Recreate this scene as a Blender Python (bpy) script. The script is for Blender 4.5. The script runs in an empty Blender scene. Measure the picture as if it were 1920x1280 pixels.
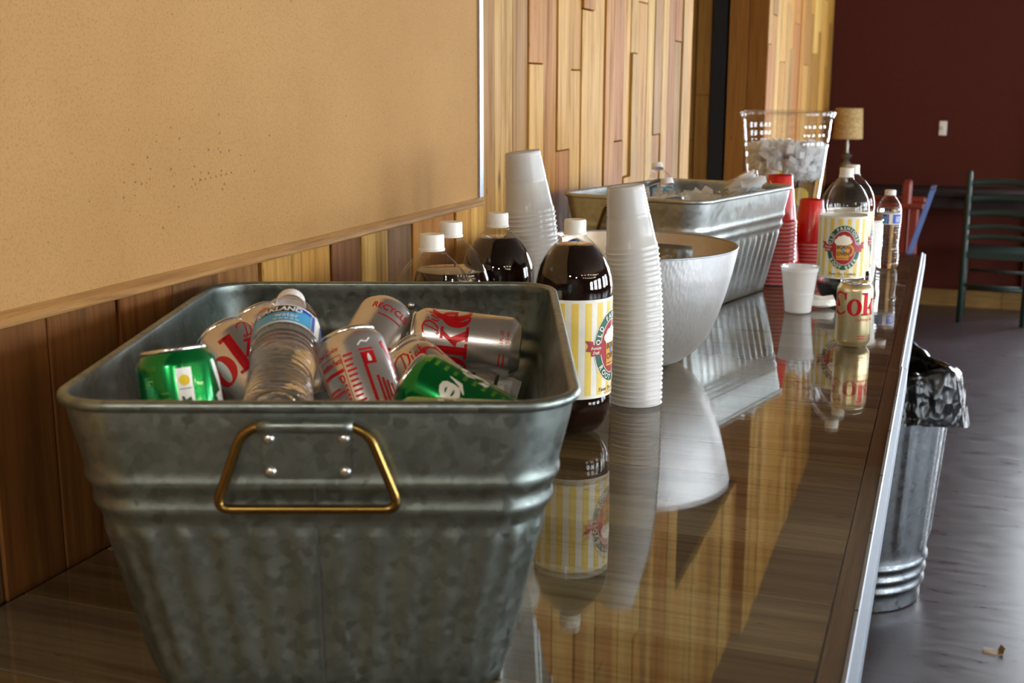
import bpy, bmesh, math, random
from mathutils import Vector, Matrix, Euler
from mathutils.geometry import tessellate_polygon
random.seed(7)
scene = bpy.context.scene
COL = scene.collection
PI = math.pi
T = 0.965                      # height of the counter top above the floor

# ------------------------------------------------------------------ camera
CAM = Vector((0, 0, 1.45))
pit, yaw, rol = math.radians(12.2), math.radians(19.85), math.radians(.12)
fw = Vector((-math.sin(yaw)*math.cos(pit), math.cos(yaw)*math.cos(pit), -math.sin(pit)))
rt = Vector((math.cos(yaw), math.sin(yaw), 0)); up = rt.cross(fw)
r2 = rt*math.cos(rol)+up*math.sin(rol); u2 = up*math.cos(rol)-rt*math.sin(rol)
cd = bpy.data.cameras.new('camera'); cam = bpy.data.objects.new('camera', cd); COL.objects.link(cam)
m = Matrix((r2, u2, -fw)).transposed().to_4x4(); m.translation = CAM; cam.matrix_world = m
cd.sensor_width = 36; cd.lens = 42.0; cd.clip_start = .05; cd.clip_end = 60
cd.dof.use_dof = True; cd.dof.focus_distance = 1.6; cd.dof.aperture_fstop = 9.0
scene.camera = cam

# ------------------------------------------------------------------ world, exposure
w = bpy.data.worlds.new('world'); scene.world = w; w.use_nodes = True
bg = w.node_tree.nodes['Background']; bg.inputs[0].default_value = (.75, .86, 1, 1); bg.inputs[1].default_value = .3
scene.view_settings.view_transform = 'Standard'; scene.view_settings.look = 'None'
scene.view_settings.exposure = 0.52; scene.view_settings.gamma = 1; scene.view_settings.use_curve_mapping = False
cy = scene.cycles
cy.use_denoising = True; cy.use_adaptive_sampling = True; cy.adaptive_threshold = .02; cy.max_bounces = 14; cy.transparent_max_bounces = 28; cy.transmission_bounces = 12
cy.glossy_bounces = 6; cy.diffuse_bounces = 4; cy.sample_clamp_indirect = 6; cy.blur_glossy = .3
WINDOW_GLOW = 17.0             # daylight at the window panes
BULB_GLOW = 90.0
LAMP_W = 42.0                  # warm ceiling lamps over the room

# ------------------------------------------------------------------ node helpers
def lin(r, g, b):
    f = lambda c: (c/255)/12.92 if c/255 <= .04045 else ((c/255+.055)/1.055)**2.4
    return (f(r), f(g), f(b), 1)
class NT:
    def __init__(s, name):
        s.m = bpy.data.materials.new(name); s.m.use_nodes = True; s.t = s.m.node_tree
        s.t.nodes.clear(); s.out = s.n('ShaderNodeOutputMaterial')
    def n(s, ty, **kw):
        nd = s.t.nodes.new(ty)
        for k, v in kw.items():
            if k.startswith('_'): setattr(nd, k[1:], v)
        return nd
    def set(s, nd, key, v):
        i = nd.inputs[key]
        if hasattr(v, 'is_output') or isinstance(v, bpy.types.NodeSocket): s.t.links.new(v, i)
        elif isinstance(i.default_value, float): i.default_value = v
        else:
            v = tuple(v)
            i.default_value = v if len(v) == len(i.default_value) else v[:len(i.default_value)]
    def coord(s, kind='Object', scale=(1, 1, 1), rand=True):
        tc = s.n('ShaderNodeTexCoord'); mp = s.n('ShaderNodeMapping')
        mp.inputs['Scale'].default_value = scale; s.t.links.new(tc.outputs[kind], mp.inputs[0])
        if not rand: return mp.outputs[0]
        oi = s.n('ShaderNodeObjectInfo'); mu = s.n('ShaderNodeMath', _operation='MULTIPLY'); mu.inputs[1].default_value = 37
        s.t.links.new(oi.outputs['Random'], mu.inputs[0])
        ad = s.n('ShaderNodeVectorMath', _operation='ADD'); s.t.links.new(mp.outputs[0], ad.inputs[0]); s.t.links.new(mu.outputs[0], ad.inputs[1])
        return ad.outputs[0]
    def rnd(s): return s.n('ShaderNodeObjectInfo').outputs['Random']
    def noise(s, vec, scale, detail=4, rough=.55, dist=0):
        nd = s.n('ShaderNodeTexNoise'); s.set(nd, 'Vector', vec); s.set(nd, 'Scale', scale); s.set(nd, 'Detail', detail)
        s.set(nd, 'Roughness', rough); s.set(nd, 'Distortion', dist); return nd.outputs['Fac']
    def voro(s, vec, scale, out='Distance', feature='F1'):
        nd = s.n('ShaderNodeTexVoronoi', _feature=feature); s.set(nd, 'Vector', vec); s.set(nd, 'Scale', scale); return nd.outputs[out]
    def ramp(s, fac, stops):
        nd = s.n('ShaderNodeValToRGB'); e = nd.color_ramp.elements
        while len(e) < len(stops): e.new(.5)
        for k, (p, c) in enumerate(stops):
            e[k].position = p; e[k].color = c if hasattr(c, '__len__') else (c, c, c, 1)
        s.t.links.new(fac, nd.inputs[0]); return nd.outputs[0]
    def mix(s, fac, a, b, blend='MIX'):
        nd = s.n('ShaderNodeMix', _data_type='RGBA', _blend_type=blend)
        for k, v in ((0, fac), (6, a), (7, b)):
            if isinstance(v, bpy.types.NodeSocket): s.t.links.new(v, nd.inputs[k])
            else: nd.inputs[k].default_value = v
        return nd.outputs[2]
    def math(s, op, a, b):
        nd = s.n('ShaderNodeMath', _operation=op)
        for k, v in ((0, a), (1, b)):
            if isinstance(v, bpy.types.NodeSocket): s.t.links.new(v, nd.inputs[k])
            else: nd.inputs[k].default_value = v
        return nd.outputs[0]
    def bump(s, h, strength=.3, dist=.01):
        nd = s.n('ShaderNodeBump'); s.set(nd, 'Strength', strength); s.set(nd, 'Distance', dist); s.set(nd, 'Height', h); return nd.outputs[0]
    def pbr(s, **kw):
        b = s.n('ShaderNodeBsdfPrincipled')
        for k, v in kw.items(): s.set(b, k.replace('_', ' '), v)
        return b.outputs[0]
    def done(s, sh): s.t.links.new(sh, s.out.inputs[0]); return s.m

def plain(name, col, rough=.5, metal=0, coat=0, spec=.5, bumpy=0, bscale=60, **kw):
    t = NT(name); k = dict(Base_Color=col, Roughness=rough, Metallic=metal, Coat_Weight=coat, Specular_IOR_Level=spec, **kw)
    v = t.coord()
    nz = t.noise(v, bscale, 3)
    k['Base_Color'] = t.mix(.12, col, t.ramp(nz, [(.3, .35), (.7, 1.0)]), 'MULTIPLY')
    if bumpy: k['Normal'] = t.bump(nz, bumpy, .004)
    return t.done(t.pbr(**k))

def wood(name, palette, axis=2, rough=.55, coat=0, grain=1.0, knots=True, dark=.5):
    """palette: list of board colours picked per board; grain runs along axis"""
    t = NT(name); sc = [26*grain]*3; sc[axis] = 1.5*grain
    v = t.coord(scale=sc); vs = [5]*3; vs[axis] = .7; v2 = t.coord(scale=vs)
    r = t.rnd()
    stops = [(k/len(palette), c) for k, c in enumerate(palette)]
    nd = t.n('ShaderNodeValToRGB'); nd.color_ramp.interpolation = 'CONSTANT'; e = nd.color_ramp.elements
    while len(e) < len(stops): e.new(.5)
    for k, (p, c) in enumerate(stops): e[k].position = p; e[k].color = c
    t.t.links.new(r, nd.inputs[0]); base = nd.outputs[0]
    g = t.noise(v, 1.6, 6, .65, .8)
    base = t.mix(dark, base, t.ramp(g, [(.28, (.42, .32, .24, 1)), (.52, (1, 1, 1, 1)), (.75, (1.0, .93, .84, 1))]), 'MULTIPLY')
    big = t.noise(v2, 1.3, 3, .6, .5)
    base = t.mix(.6, base, t.ramp(big, [(.25, (.62, .55, .5, 1)), (.48, (1, 1, 1, 1)), (.75, (1, .86, .66, 1))]), 'MULTIPLY')
    fs_ = [150*grain]*3; fs_[axis] = 4*grain
    fine = t.noise(t.coord(scale=fs_), 1.0, 3, .6)
    base = t.mix(.55, base, t.ramp(fine, [(.3, (.55, .44, .34, 1)), (.55, (1, 1, 1, 1))]), 'MULTIPLY')
    if knots:
        hs = [34]*3; hs[axis] = 11
        hd = t.voro(t.coord(scale=hs), 1.0)
        hole = t.math('MULTIPLY', t.ramp(hd, [(.05, 1.0), (.085, 0.0)]), t.ramp(big, [(.5, 0.0), (.58, 1.0)]))
        base = t.mix(t.math('MULTIPLY', hole, .85), base, (.05, .03, .016, 1))
        ks = [9]*3; ks[axis] = 3.2
        d = t.voro(t.coord(scale=ks), 1.0)
        base = t.mix(t.ramp(d, [(.02, .9), (.09, .0)]), base, (.06, .028, .012, 1))
    return t.done(t.pbr(Base_Color=base, Roughness=t.ramp(g, [(.3, rough+.15), (.7, rough-.05)]), Coat_Weight=coat, Coat_Roughness=.05,
                        Normal=t.bump(g, .18, .003), Specular_IOR_Level=.35 if coat else .14))

def galv(name, col, c2, spangle=1.0, rough=.36, vs=70):
    t = NT(name); v = t.coord(rand=False)
    d = t.voro(v, vs, 'Color'); sep = t.n('ShaderNodeSeparateColor'); t.t.links.new(d, sep.inputs[0])
    n1 = t.noise(v, 16, 4, .6); n2 = t.noise(v, 120, 3)
    base = t.mix(t.ramp(sep.outputs[0], [(.0, .0), (.55, .15*spangle), (1, .75*spangle)]), col, c2)
    base = t.mix(.55, base, t.ramp(n1, [(.3, (.55, .57, .55, 1)), (.65, (1, 1, 1, 1))]), 'MULTIPLY')
    ro = t.math('ADD', t.math('MULTIPLY', sep.outputs[1], .16), rough)
    return t.done(t.pbr(Base_Color=base, Metallic=.93, Roughness=ro, Normal=t.bump(n2, .07, .002)))

def sheer(name, tint, ior=1.5, rough=.02, haze=0.0, hazecol=(1, 1, 1, 1), bumpn=None):
    """thin clear plastic: see-through, mirrors by Fresnel, with an optional milky share"""
    t = NT(name)
    tr = t.n('ShaderNodeBsdfTransparent'); tr.inputs[0].default_value = tint
    gl = t.n('ShaderNodeBsdfGlossy'); gl.inputs['Roughness'].default_value = rough
    fr = t.n('ShaderNodeFresnel')
    gm = t.n('ShaderNodeNewGeometry')          # same reflectance from either side of the film
    t.t.links.new(t.math('ADD', t.math('MULTIPLY', gm.outputs['Backfacing'], 1/ior-ior), ior), fr.inputs[0])
    if bumpn:
        nrm = t.bump(t.noise(t.coord(scale=bumpn[0]), bumpn[1], 2), bumpn[2], .006)
        t.t.links.new(nrm, gl.inputs['Normal']); t.t.links.new(nrm, fr.inputs['Normal'])
    body = tr.outputs[0]
    if haze:
        df = t.n('ShaderNodeBsdfDiffuse'); df.inputs[0].default_value = hazecol
        tl = t.n('ShaderNodeBsdfTranslucent'); tl.inputs[0].default_value = hazecol
        m1 = t.n('ShaderNodeMixShader'); m1.inputs[0].default_value = .5
        t.t.links.new(df.outputs[0], m1.inputs[1]); t.t.links.new(tl.outputs[0], m1.inputs[2])
        m2 = t.n('ShaderNodeMixShader'); m2.inputs[0].default_value = haze
        t.t.links.new(body, m2.inputs[1]); t.t.links.new(m1.outputs[0], m2.inputs[2]); body = m2.outputs[0]
    mx = t.n('ShaderNodeMixShader'); t.t.links.new(fr.outputs[0], mx.inputs[0]); t.t.links.new(body, mx.inputs[1]); t.t.links.new(gl.outputs[0], mx.inputs[2])
    return t.done(mx.outputs[0])

def glow(name, col, strength):
    t = NT(name); e = t.n('ShaderNodeEmission'); e.inputs[0].default_value = col; e.inputs[1].default_value = strength
    return t.done(e.outputs[0])

M = {}
M['plank'] = wood('pallet_wood', [lin(196, 152, 78), lin(185, 136, 61), lin(173, 120, 50), lin(199, 161, 88), lin(164, 107, 42), lin(181, 141, 73), lin(155, 114, 52), lin(192, 144, 67)], 2, dark=.8)
M['plank_brown'] = wood('brown_pallet_wood', [lin(150, 108, 62), lin(128, 100, 70), lin(140, 94, 50), lin(118, 84, 50)], 2, dark=.8)  # browner board tones, which also carry shade beside the near tub
M['plank_amber'] = wood('amber_wood', [lin(167, 110, 50), lin(158, 101, 43)], 2, dark=.3)
M['plank_dim'] = wood('dim_alcove_wood', [lin(168, 118, 55), lin(196, 151, 74), lin(146, 104, 52)], 2)  # alcove boards, tones picked to carry the recess's dim light
M['black_wood'] = plain('blackened_wood', lin(36, 30, 26), .8, bumpy=.4, bscale=20)
M['counter_wood'] = wood('counter_wood', [lin(147, 126, 90), lin(128, 107, 75), lin(157, 141, 109), lin(116, 97, 73), lin(140, 126, 103)], 0, rough=.5, grain=.9, dark=.8)
M['border_wood'] = wood('border_wood', [lin(158, 138, 104), lin(146, 126, 96)], 1, rough=.5)
M['oak'] = wood('oak_trim', [lin(180, 138, 85)], 1, rough=.3, coat=1.0, grain=2.2, knots=False, dark=.75)
# the drink counter's clear sheet: sees through, mirrors by Fresnel
M['sheet'] = sheer('clear_sheet', (.97, .975, .97, 1), 1.62, .018)
def cork_mat():
    t = NT('cork'); v = t.coord(rand=False)
    a = t.noise(v, 420, 4, .7); b = t.noise(v, 900, 2); c = t.noise(v, 5, 3); pit = t.voro(v, 34)
    col = t.mix(.6, lin(174, 134, 83), t.ramp(a, [(.3, (.5, .38, .24, 1)), (.5, (1, 1, 1, 1)), (.7, (1.0, .92, .78, 1))]), 'MULTIPLY')
    col = t.mix(.35, col, t.ramp(c, [(.3, (.78, .7, .58, 1)), (.65, (1, 1, 1, 1))]), 'MULTIPLY')
    gate = t.math('MULTIPLY', t.ramp(pit, [(.0, 1.0), (.065, 0.0)]), t.ramp(t.noise(v, 6, 2), [(.5, 0.0), (.62, 1.0)]))
    col = t.mix(t.math('MULTIPLY', gate, .75), col, (.1, .055, .02, 1))
    h = t.math('SUBTRACT', t.math('ADD', a, t.math('MULTIPLY', b, .5)), t.math('MULTIPLY', gate, 3.0))
    return t.done(t.pbr(Base_Color=col, Roughness=.8, Specular_IOR_Level=.25, Normal=t.bump(h, .35, .0016)))
M['cork'] = cork_mat()
M['pit'] = plain('pin_hole', (.22, .125, .05, 1), .9)
M['alu'] = plain('brushed_aluminium', (.42, .455, .5, 1), .46, .9)
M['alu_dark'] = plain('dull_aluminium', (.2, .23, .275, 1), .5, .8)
M['galv'] = galv('galvanised_steel', (.275, .318, .30, 1), (.16, .19, .178, 1), .85, .31, 130)
M['galv2'] = galv('light_galvanised_steel', (.58, .62, .62, 1), (.4, .44, .45, 1), .7, .34, 110)
M['galv_can'] = galv('bin_steel', (.17, .185, .2, 1), (.13, .142, .155, 1), .4, .24)
M['seam'] = plain('seam_dark_metal', (.1, .105, .1, 1), .6, .6)  # darker metal for the tub seams and strip screws
M['brass'] = plain('aged_brass', (.26, .16, .045, 1), .26, 1.0)
M['rivet'] = plain('rivet_steel', (.75, .76, .76, 1), .28, 1.0)
def hammered():
    t = NT('hammered_aluminium'); v = t.coord(scale=(1, 1, .42), rand=False)
    d = t.voro(v, 190); n = t.noise(v, 22, 3)
    col = t.mix(.5, (.86, .87, .87, 1), t.ramp(n, [(.3, (.72, .73, .74, 1)), (.7, (1, 1, 1, 1))]), 'MULTIPLY')
    return t.done(t.pbr(Base_Color=col, Metallic=.9, Roughness=.42, Normal=t.bump(d, .2, .002)))
M['hammer'] = hammered()
M['bowl_in'] = plain('bowl_inside_wood_tint', (.62, .56, .48, 1), .35, .9, bumpy=.1)  # brown tint painted in for the wood mirrored inside the bowl
def cupmat():
    t = NT('milky_plastic')
    df = t.n('ShaderNodeBsdfDiffuse'); df.inputs[0].default_value = (.93, .93, .91, 1)
    tl = t.n('ShaderNodeBsdfTranslucent'); tl.inputs[0].default_value = (.95, .95, .93, 1)
    tp = t.n('ShaderNodeBsdfTransparent'); tp.inputs[0].default_value = (.95, .95, .95, 1)
    gl = t.n('ShaderNodeBsdfGlossy'); gl.inputs['Roughness'].default_value = .22
    a = t.n('ShaderNodeMixShader'); a.inputs[0].default_value = .42; t.t.links.new(df.outputs[0], a.inputs[1]); t.t.links.new(tl.outputs[0], a.inputs[2])
    b = t.n('ShaderNodeMixShader'); b.inputs[0].default_value = .06; t.t.links.new(a.outputs[0], b.inputs[1]); t.t.links.new(tp.outputs[0], b.inputs[2])
    fr = t.n('ShaderNodeFresnel'); fr.inputs[0].default_value = 1.45
    c = t.n('ShaderNodeMixShader'); t.t.links.new(fr.outputs[0], c.inputs[0]); t.t.links.new(b.outputs[0], c.inputs[1]); t.t.links.new(gl.outputs[0], c.inputs[2])
    return t.done(c.outputs[0])
M['cup'] = cupmat()
M['red'] = plain('red_plastic', lin(205, 18, 22), .3, coat=.3)
M['redrim'] = plain('cup_rim_glint', lin(225, 150, 150), .35)  # highlight along the red rims, painted as a pale lip
M['pet'] = sheer('clear_bottle_plastic', (.985, .985, .98, 1), 1.42, .03)
M['petrib'] = sheer('rippled_bottle_plastic', (.98, .985, .985, 1), 1.5, .03, bumpn=((40, 40, 160), 1.0, .5))
M['clear'] = sheer('clear_dispenser_plastic', (.975, .975, .975, 1), 1.6, .04)
M['hazy'] = sheer('hazy_clear_plastic', (.95, .96, .97, 1), 1.45, .1, .22, (.9, .92, .95, 1))
M['acrylic'] = sheer('blue_acrylic', (.62, .7, .88, 1), 1.5, .08, .25, (.3, .36, .5, 1))
def glassy(name, col, ior, rough=0.0, milk=0.0):
    t = NT(name); v = t.coord()
    return t.done(t.pbr(Base_Color=col, Roughness=rough, IOR=ior, Transmission_Weight=1.0-milk, Normal=t.bump(t.noise(v, 90, 2), .15, .004)))
M['water'] = glassy('water', (.97, .985, .99, 1), 1.33, 0.0)
def icemat():
    t = NT('ice')
    g = t.pbr(Base_Color=(.98, .985, .99, 1), Roughness=.12, IOR=1.31, Transmission_Weight=1.0, Normal=t.bump(t.noise(t.coord(), 90, 2), .15, .004))
    tl = t.n('ShaderNodeBsdfTranslucent'); tl.inputs[0].default_value = (.95, .97, .98, 1)
    df = t.n('ShaderNodeBsdfDiffuse'); df.inputs[0].default_value = (.97, .98, .98, 1)
    a = t.n('ShaderNodeMixShader'); a.inputs[0].default_value = .6; t.t.links.new(df.outputs[0], a.inputs[1]); t.t.links.new(tl.outputs[0], a.inputs[2])
    b = t.n('ShaderNodeMixShader'); b.inputs[0].default_value = .82; t.t.links.new(g, b.inputs[1]); t.t.links.new(a.outputs[0], b.inputs[2])
    return t.done(b.outputs[0])
M['ice'] = icemat()
def colamat():
    t = NT('root_beer')
    return t.done(t.pbr(Base_Color=(.012, .004, .003, 1), Roughness=.03, IOR=1.34, Transmission_Weight=.25, Specular_IOR_Level=.6, Coat_Weight=.6, Coat_Roughness=.02))
M['cola'] = colamat()
M['white'] = plain('white_plastic', lin(226, 222, 214), .4)
M['label'] = plain('label_paper', lin(238, 236, 226), .45, coat=.2)
M['yellow'] = plain('yellow_print', lin(238, 208, 96), .45, coat=.2)
M['green'] = plain('green_print', lin(24, 92, 74), .45, coat=.2)
M['crimson'] = plain('crimson_print', lin(168, 26, 44), .45, coat=.2)
M['cream'] = plain('cream_print', lin(246, 240, 222), .5)
M['amber'] = plain('amber_print', lin(222, 160, 58), .5)
M['brownp'] = plain('brown_print', lin(96, 56, 20), .5)
M['blackp'] = plain('black_print', lin(40, 34, 30), .5)
M['blue'] = plain('blue_print', lin(30, 70, 176), .4, coat=.2)
M['sky'] = plain('light_blue_print', lin(70, 160, 206), .4, coat=.2)
M['can_silver'] = plain('silver_can_paint', (.72, .69, .67, 1), .27, .88, bumpy=.02, bscale=400)
M['can_green'] = plain('green_can_paint', (.0, .235, .045, 1), .2, .75, coat=.5)
M['can_lime'] = plain('lime_can_paint', (.12, .36, .03, 1), .25, .5, coat=.5)
M['can_gold'] = plain('gold_can_paint', (.76, .66, .38, 1), .3, .85)
M['can_end'] = plain('bare_can_metal', (.83, .83, .83, 1), .2, 1.0)
M['can_red'] = plain('red_can_print', lin(196, 12, 26), .3, .25, coat=.3)
M['can_white'] = plain('white_can_print', lin(238, 240, 238), .35, .1)
M['can_orange'] = plain('orange_can_print', lin(226, 110, 40), .35, .2)
M['can_darkgreen'] = plain('dark_green_print', lin(20, 84, 40), .35, .2)
M['can_yellow'] = plain('lemon_print', lin(232, 200, 30), .35)
M['lemon'] = plain('lemon_flesh', lin(240, 205, 60), .45)
def bagmat():
    t = NT('black_bag_film'); v = t.coord(rand=False)
    a = t.voro(t.coord(scale=(1, 1, .5), rand=False), 9, 'Distance', 'SMOOTH_F1'); b = t.voro(v, 24); n = t.noise(v, 7, 2, .5, 1.5)
    h = t.math('ADD', t.math('ADD', a, t.math('MULTIPLY', b, .3)), t.math('MULTIPLY', n, .8))
    return t.done(t.pbr(Base_Color=(.004, .0045, .005, 1), Roughness=.2, Specular_IOR_Level=.22, Normal=t.bump(h, .5, .03)))
M['bag'] = bagmat()
M['paper'] = plain('napkin_paper', lin(238, 238, 230), .8, bumpy=.2, bscale=120)
M['kraft'] = plain('kraft_inside', lin(186, 140, 96), .7)
M['maroon'] = plain('maroon_wall_paint', lin(79, 35, 26), .8, spec=.12, bumpy=.12, bscale=40)
M['maroon2'] = plain('maroon_corner_paint', lin(94, 38, 22), .7)
M['cream_wall'] = plain('ceiling_board', lin(104, 92, 78), .8)
M['dark_wall'] = plain('dim_wall_paint', lin(84, 70, 60), .8)
def floormat():
    t = NT('stained_concrete'); v = t.coord(rand=False)
    a = t.noise(v, 2.2, 6, .65, .6); b = t.noise(t.coord(scale=(3, 14, 3), rand=False), 2.5, 5, .6)
    col = t.mix(.7, lin(70, 61, 66), t.ramp(a, [(.3, (.5, .45, .43, 1)), (.7, (1, 1, 1, 1))]), 'MULTIPLY')
    col = t.mix(.5, col, t.ramp(b, [(.3, (.62, .6, .6, 1)), (.7, (1, 1, 1, 1))]), 'MULTIPLY')
    return t.done(t.pbr(Base_Color=col, Roughness=t.ramp(b, [(.3, .4), (.7, .26)]), Specular_IOR_Level=.8, Normal=t.bump(b, .05, .004)))
M['floor'] = floormat()
M['basewood'] = wood('pine_baseboard', [lin(147, 120, 71), lin(140, 112, 66)], 0, knots=False)
M['chair_green'] = plain('dark_green_paint', lin(30, 50, 42), .5)
M['table_dark'] = plain('dark_table_wood', lin(34, 24, 22), .6, spec=.25)
M['orange_wood'] = plain('red_stained_wood', lin(128, 46, 24), .35, coat=.3)
def shademat():
    t = NT('speckled_shade'); v = t.coord(rand=False)
    return t.done(t.pbr(Base_Color=t.mix(t.ramp(t.noise(v, 130, 3), [(.4, 0.0), (.6, 1.0)]), lin(150, 118, 70), lin(206, 178, 124)), Roughness=.85))
M['shade'] = shademat()
M['lampbase'] = plain('antique_pewter', (.3, .28, .25, 1), .3, .8)
M['cap'] = plain('white_cap_plastic', lin(240, 238, 230), .4)
M['capclear'] = plain('frosted_cap_plastic', lin(238, 232, 230), .35)
M['window'] = glow('daylit_pane', (.86, .93, 1.0, 1), WINDOW_GLOW)
M['bulb'] = glow('bulb_glass', (1, .78, .5, 1), BULB_GLOW)
M['frame_white'] = plain('window_frame_paint', lin(210, 205, 195), .5)
M['puddle'] = sheer('spilled_water', (.97, .985, .98, 1), 1.6, .02)

# ------------------------------------------------------------------ mesh helpers
def link(name, me, parent=None):
    o = bpy.data.objects.new(name, me); COL.objects.link(o)
    if parent is not None: o.parent = parent
    return o
def mesh(name, vs, fs, mat, parent=None, smooth=False, mi=None, kind=None):
    me = bpy.data.meshes.new(name); me.from_pydata([tuple(v) for v in vs], [], fs)
    for mm in (mat if isinstance(mat, (list, tuple)) else [mat]): me.materials.append(M[mm])
    if smooth: me.polygons.foreach_set('use_smooth', [True]*len(me.polygons))
    if mi is not None: me.polygons.foreach_set('material_index', mi)
    me.update()
    o = link(name, me, parent)
    if kind: o['kind'] = kind
    return o
def from_bm(name, bm, mat, parent=None, smooth=False):
    me = bpy.data.meshes.new(name); bm.to_mesh(me); bm.free()
    for mm in (mat if isinstance(mat, (list, tuple)) else [mat]): me.materials.append(M[mm])
    if smooth: me.polygons.foreach_set('use_smooth', [True]*len(me.polygons))
    return link(name, me, parent)
def soft(o, ang=40):
    """auto smooth by angle through sharp edges"""
    me = o.data; me.polygons.foreach_set('use_smooth', [True]*len(me.polygons))
    me.set_sharp_from_angle(angle=math.radians(ang)); return o
def lathe(prof, n=40, a0=0, wob=None):
    vs, fs, ring = [], [], []
    for r, z in prof:
        if r < 1e-6: ring.append([len(vs)]); vs.append((0, 0, z)); continue
        ids = []
        for k in range(n):
            a = a0+2*PI*k/n; rr = r if wob is None else r+wob(a, z)
            ids.append(len(vs)); vs.append((rr*math.cos(a), rr*math.sin(a), z))
        ring.append(ids)
    for A, B in zip(ring, ring[1:]):
        if len(A) == 1 and len(B) == 1: continue
        for k in range(n):
            k2 = (k+1) % n
            if len(A) == 1: fs.append((A[0], B[k2], B[k]))
            elif len(B) == 1: fs.append((A[k], A[k2], B[0]))
            else: fs.append((A[k], A[k2], B[k2], B[k]))
    return vs, fs
def tube(path, r, n=10, closed=False, taper=None):
    vs, fs = [], []; P = [Vector(p) for p in path]; L = len(P); prev = None
    for i, p in enumerate(P):
        if closed: d = (P[(i+1) % L]-P[i-1])
        else: d = P[min(i+1, L-1)]-P[max(i-1, 0)]
        d.normalize()
        if prev is None: a = d.orthogonal().normalized()
        else: a = (prev-d*prev.dot(d)).normalized()
        prev = a; b = d.cross(a); rr = r if taper is None else r*taper(i/(L-1))
        for k in range(n):
            t = 2*PI*k/n; vs.append(p+(a*math.cos(t)+b*math.sin(t))*rr)
    for i in range(L if closed else L-1):
        j = (i+1) % L
        off = 0
        if closed and j == 0:
            off = min(range(n), key=lambda q: (vs[i*n]-vs[q]).length)
        for k in range(n):
            fs.append((i*n+k, i*n+(k+1) % n, j*n+(k+1+off) % n, j*n+(k+off) % n))
    if not closed:
        fs.append(tuple(range(n-1, -1, -1))); fs.append(tuple((L-1)*n+k for k in range(n)))
    return vs, fs
def fillet(pts, r, n=5, closed=True):
    out = []; L = len(pts); P = [Vector(p) for p in pts]
    for i in range(L):
        if not closed and i in (0, L-1): out.append(P[i]); continue
        p = P[i]; a = (P[i-1]-p); b = (P[(i+1) % L]-p)
        q = min(r, a.length*.48, b.length*.48)
        A = p+a.normalized()*q; B = p+b.normalized()*q
        for k in range(n+1):
            t = k/n; out.append(A*(1-t)**2+p*2*t*(1-t)+B*t*t)
    return out
def boxv(x0, x1, y0, y1, z0, z1):
    v = [(x, y, z) for z in (z0, z1) for y in (y0, y1) for x in (x0, x1)]
    f = [(0, 2, 3, 1), (4, 5, 7, 6), (0, 1, 5, 4), (2, 6, 7, 3), (0, 4, 6, 2), (1, 3, 7, 5)]
    return v, f
def bbox(x0, x1, y0, y1, z0, z1, c=.002):
    """box with all edges chamfered"""
    bm = bmesh.new(); v, f = boxv(x0, x1, y0, y1, z0, z1)
    V = [bm.verts.new(p) for p in v]
    for q in f: bm.faces.new([V[i] for i in q])
    bmesh.ops.bevel(bm, geom=bm.edges[:], offset=c, segments=1, affect='EDGES', profile=.5)
    return bm
def box(name, x0, x1, y0, y1, z0, z1, mat, parent=None, c=.002):
    if c <= 0:
        v, f = boxv(x0, x1, y0, y1, z0, z1); return mesh(name, v, f, mat, parent)
    return from_bm(name, bbox(x0, x1, y0, y1, z0, z1, c), mat, parent)
def join(parts):
    vs, fs = [], []
    for v, f in parts:
        o = len(vs); vs += [tuple(p) for p in v]; fs += [tuple(i+o for i in q) for q in f]
    return vs, fs
def tf(vf, mat):
    return [mat @ Vector(p) for p in vf[0]], vf[1]
def thing(name, label, cat, loc=(0, 0, 0), group=None, rot=None, mat=None):
    o = bpy.data.objects.new(name, None); COL.objects.link(o); o.empty_display_size = .05
    o.location = loc; o['label'] = label; o['category'] = cat
    if rot is not None: o.rotation_euler = rot
    if mat is not None: o.matrix_world = mat
    if group: o['group'] = group
    return o
def tag(o, label, cat, group=None):
    o['label'] = label; o['category'] = cat
    if group: o['group'] = group
    return o
def struct(o): o['kind'] = 'structure'; return o
def copy_thing(o, loc=None, label=None, group=None, mat=None):
    c = o.copy(); COL.objects.link(c)
    if loc is not None: c.location = loc
    if mat is not None: c.matrix_world = mat
    if label: c['label'] = label
    if group: c['group'] = group
    def rec(src, dst):
        for ch in list(src.children):
            k = ch.copy(); COL.objects.link(k); k.parent = dst; rec(ch, k)
    rec(o, c); return c
def axis_mat(bot, top, front):
    """local z from bot to top, local +x turned towards front"""
    b, t = Vector(bot), Vector(top); z = (t-b).normalized(); x = Vector(front)
    x = (x-z*x.dot(z)).normalized(); y = z.cross(x)
    mm = Matrix((x, y, z)).transposed().to_4x4(); mm.translation = b; return mm

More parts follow.
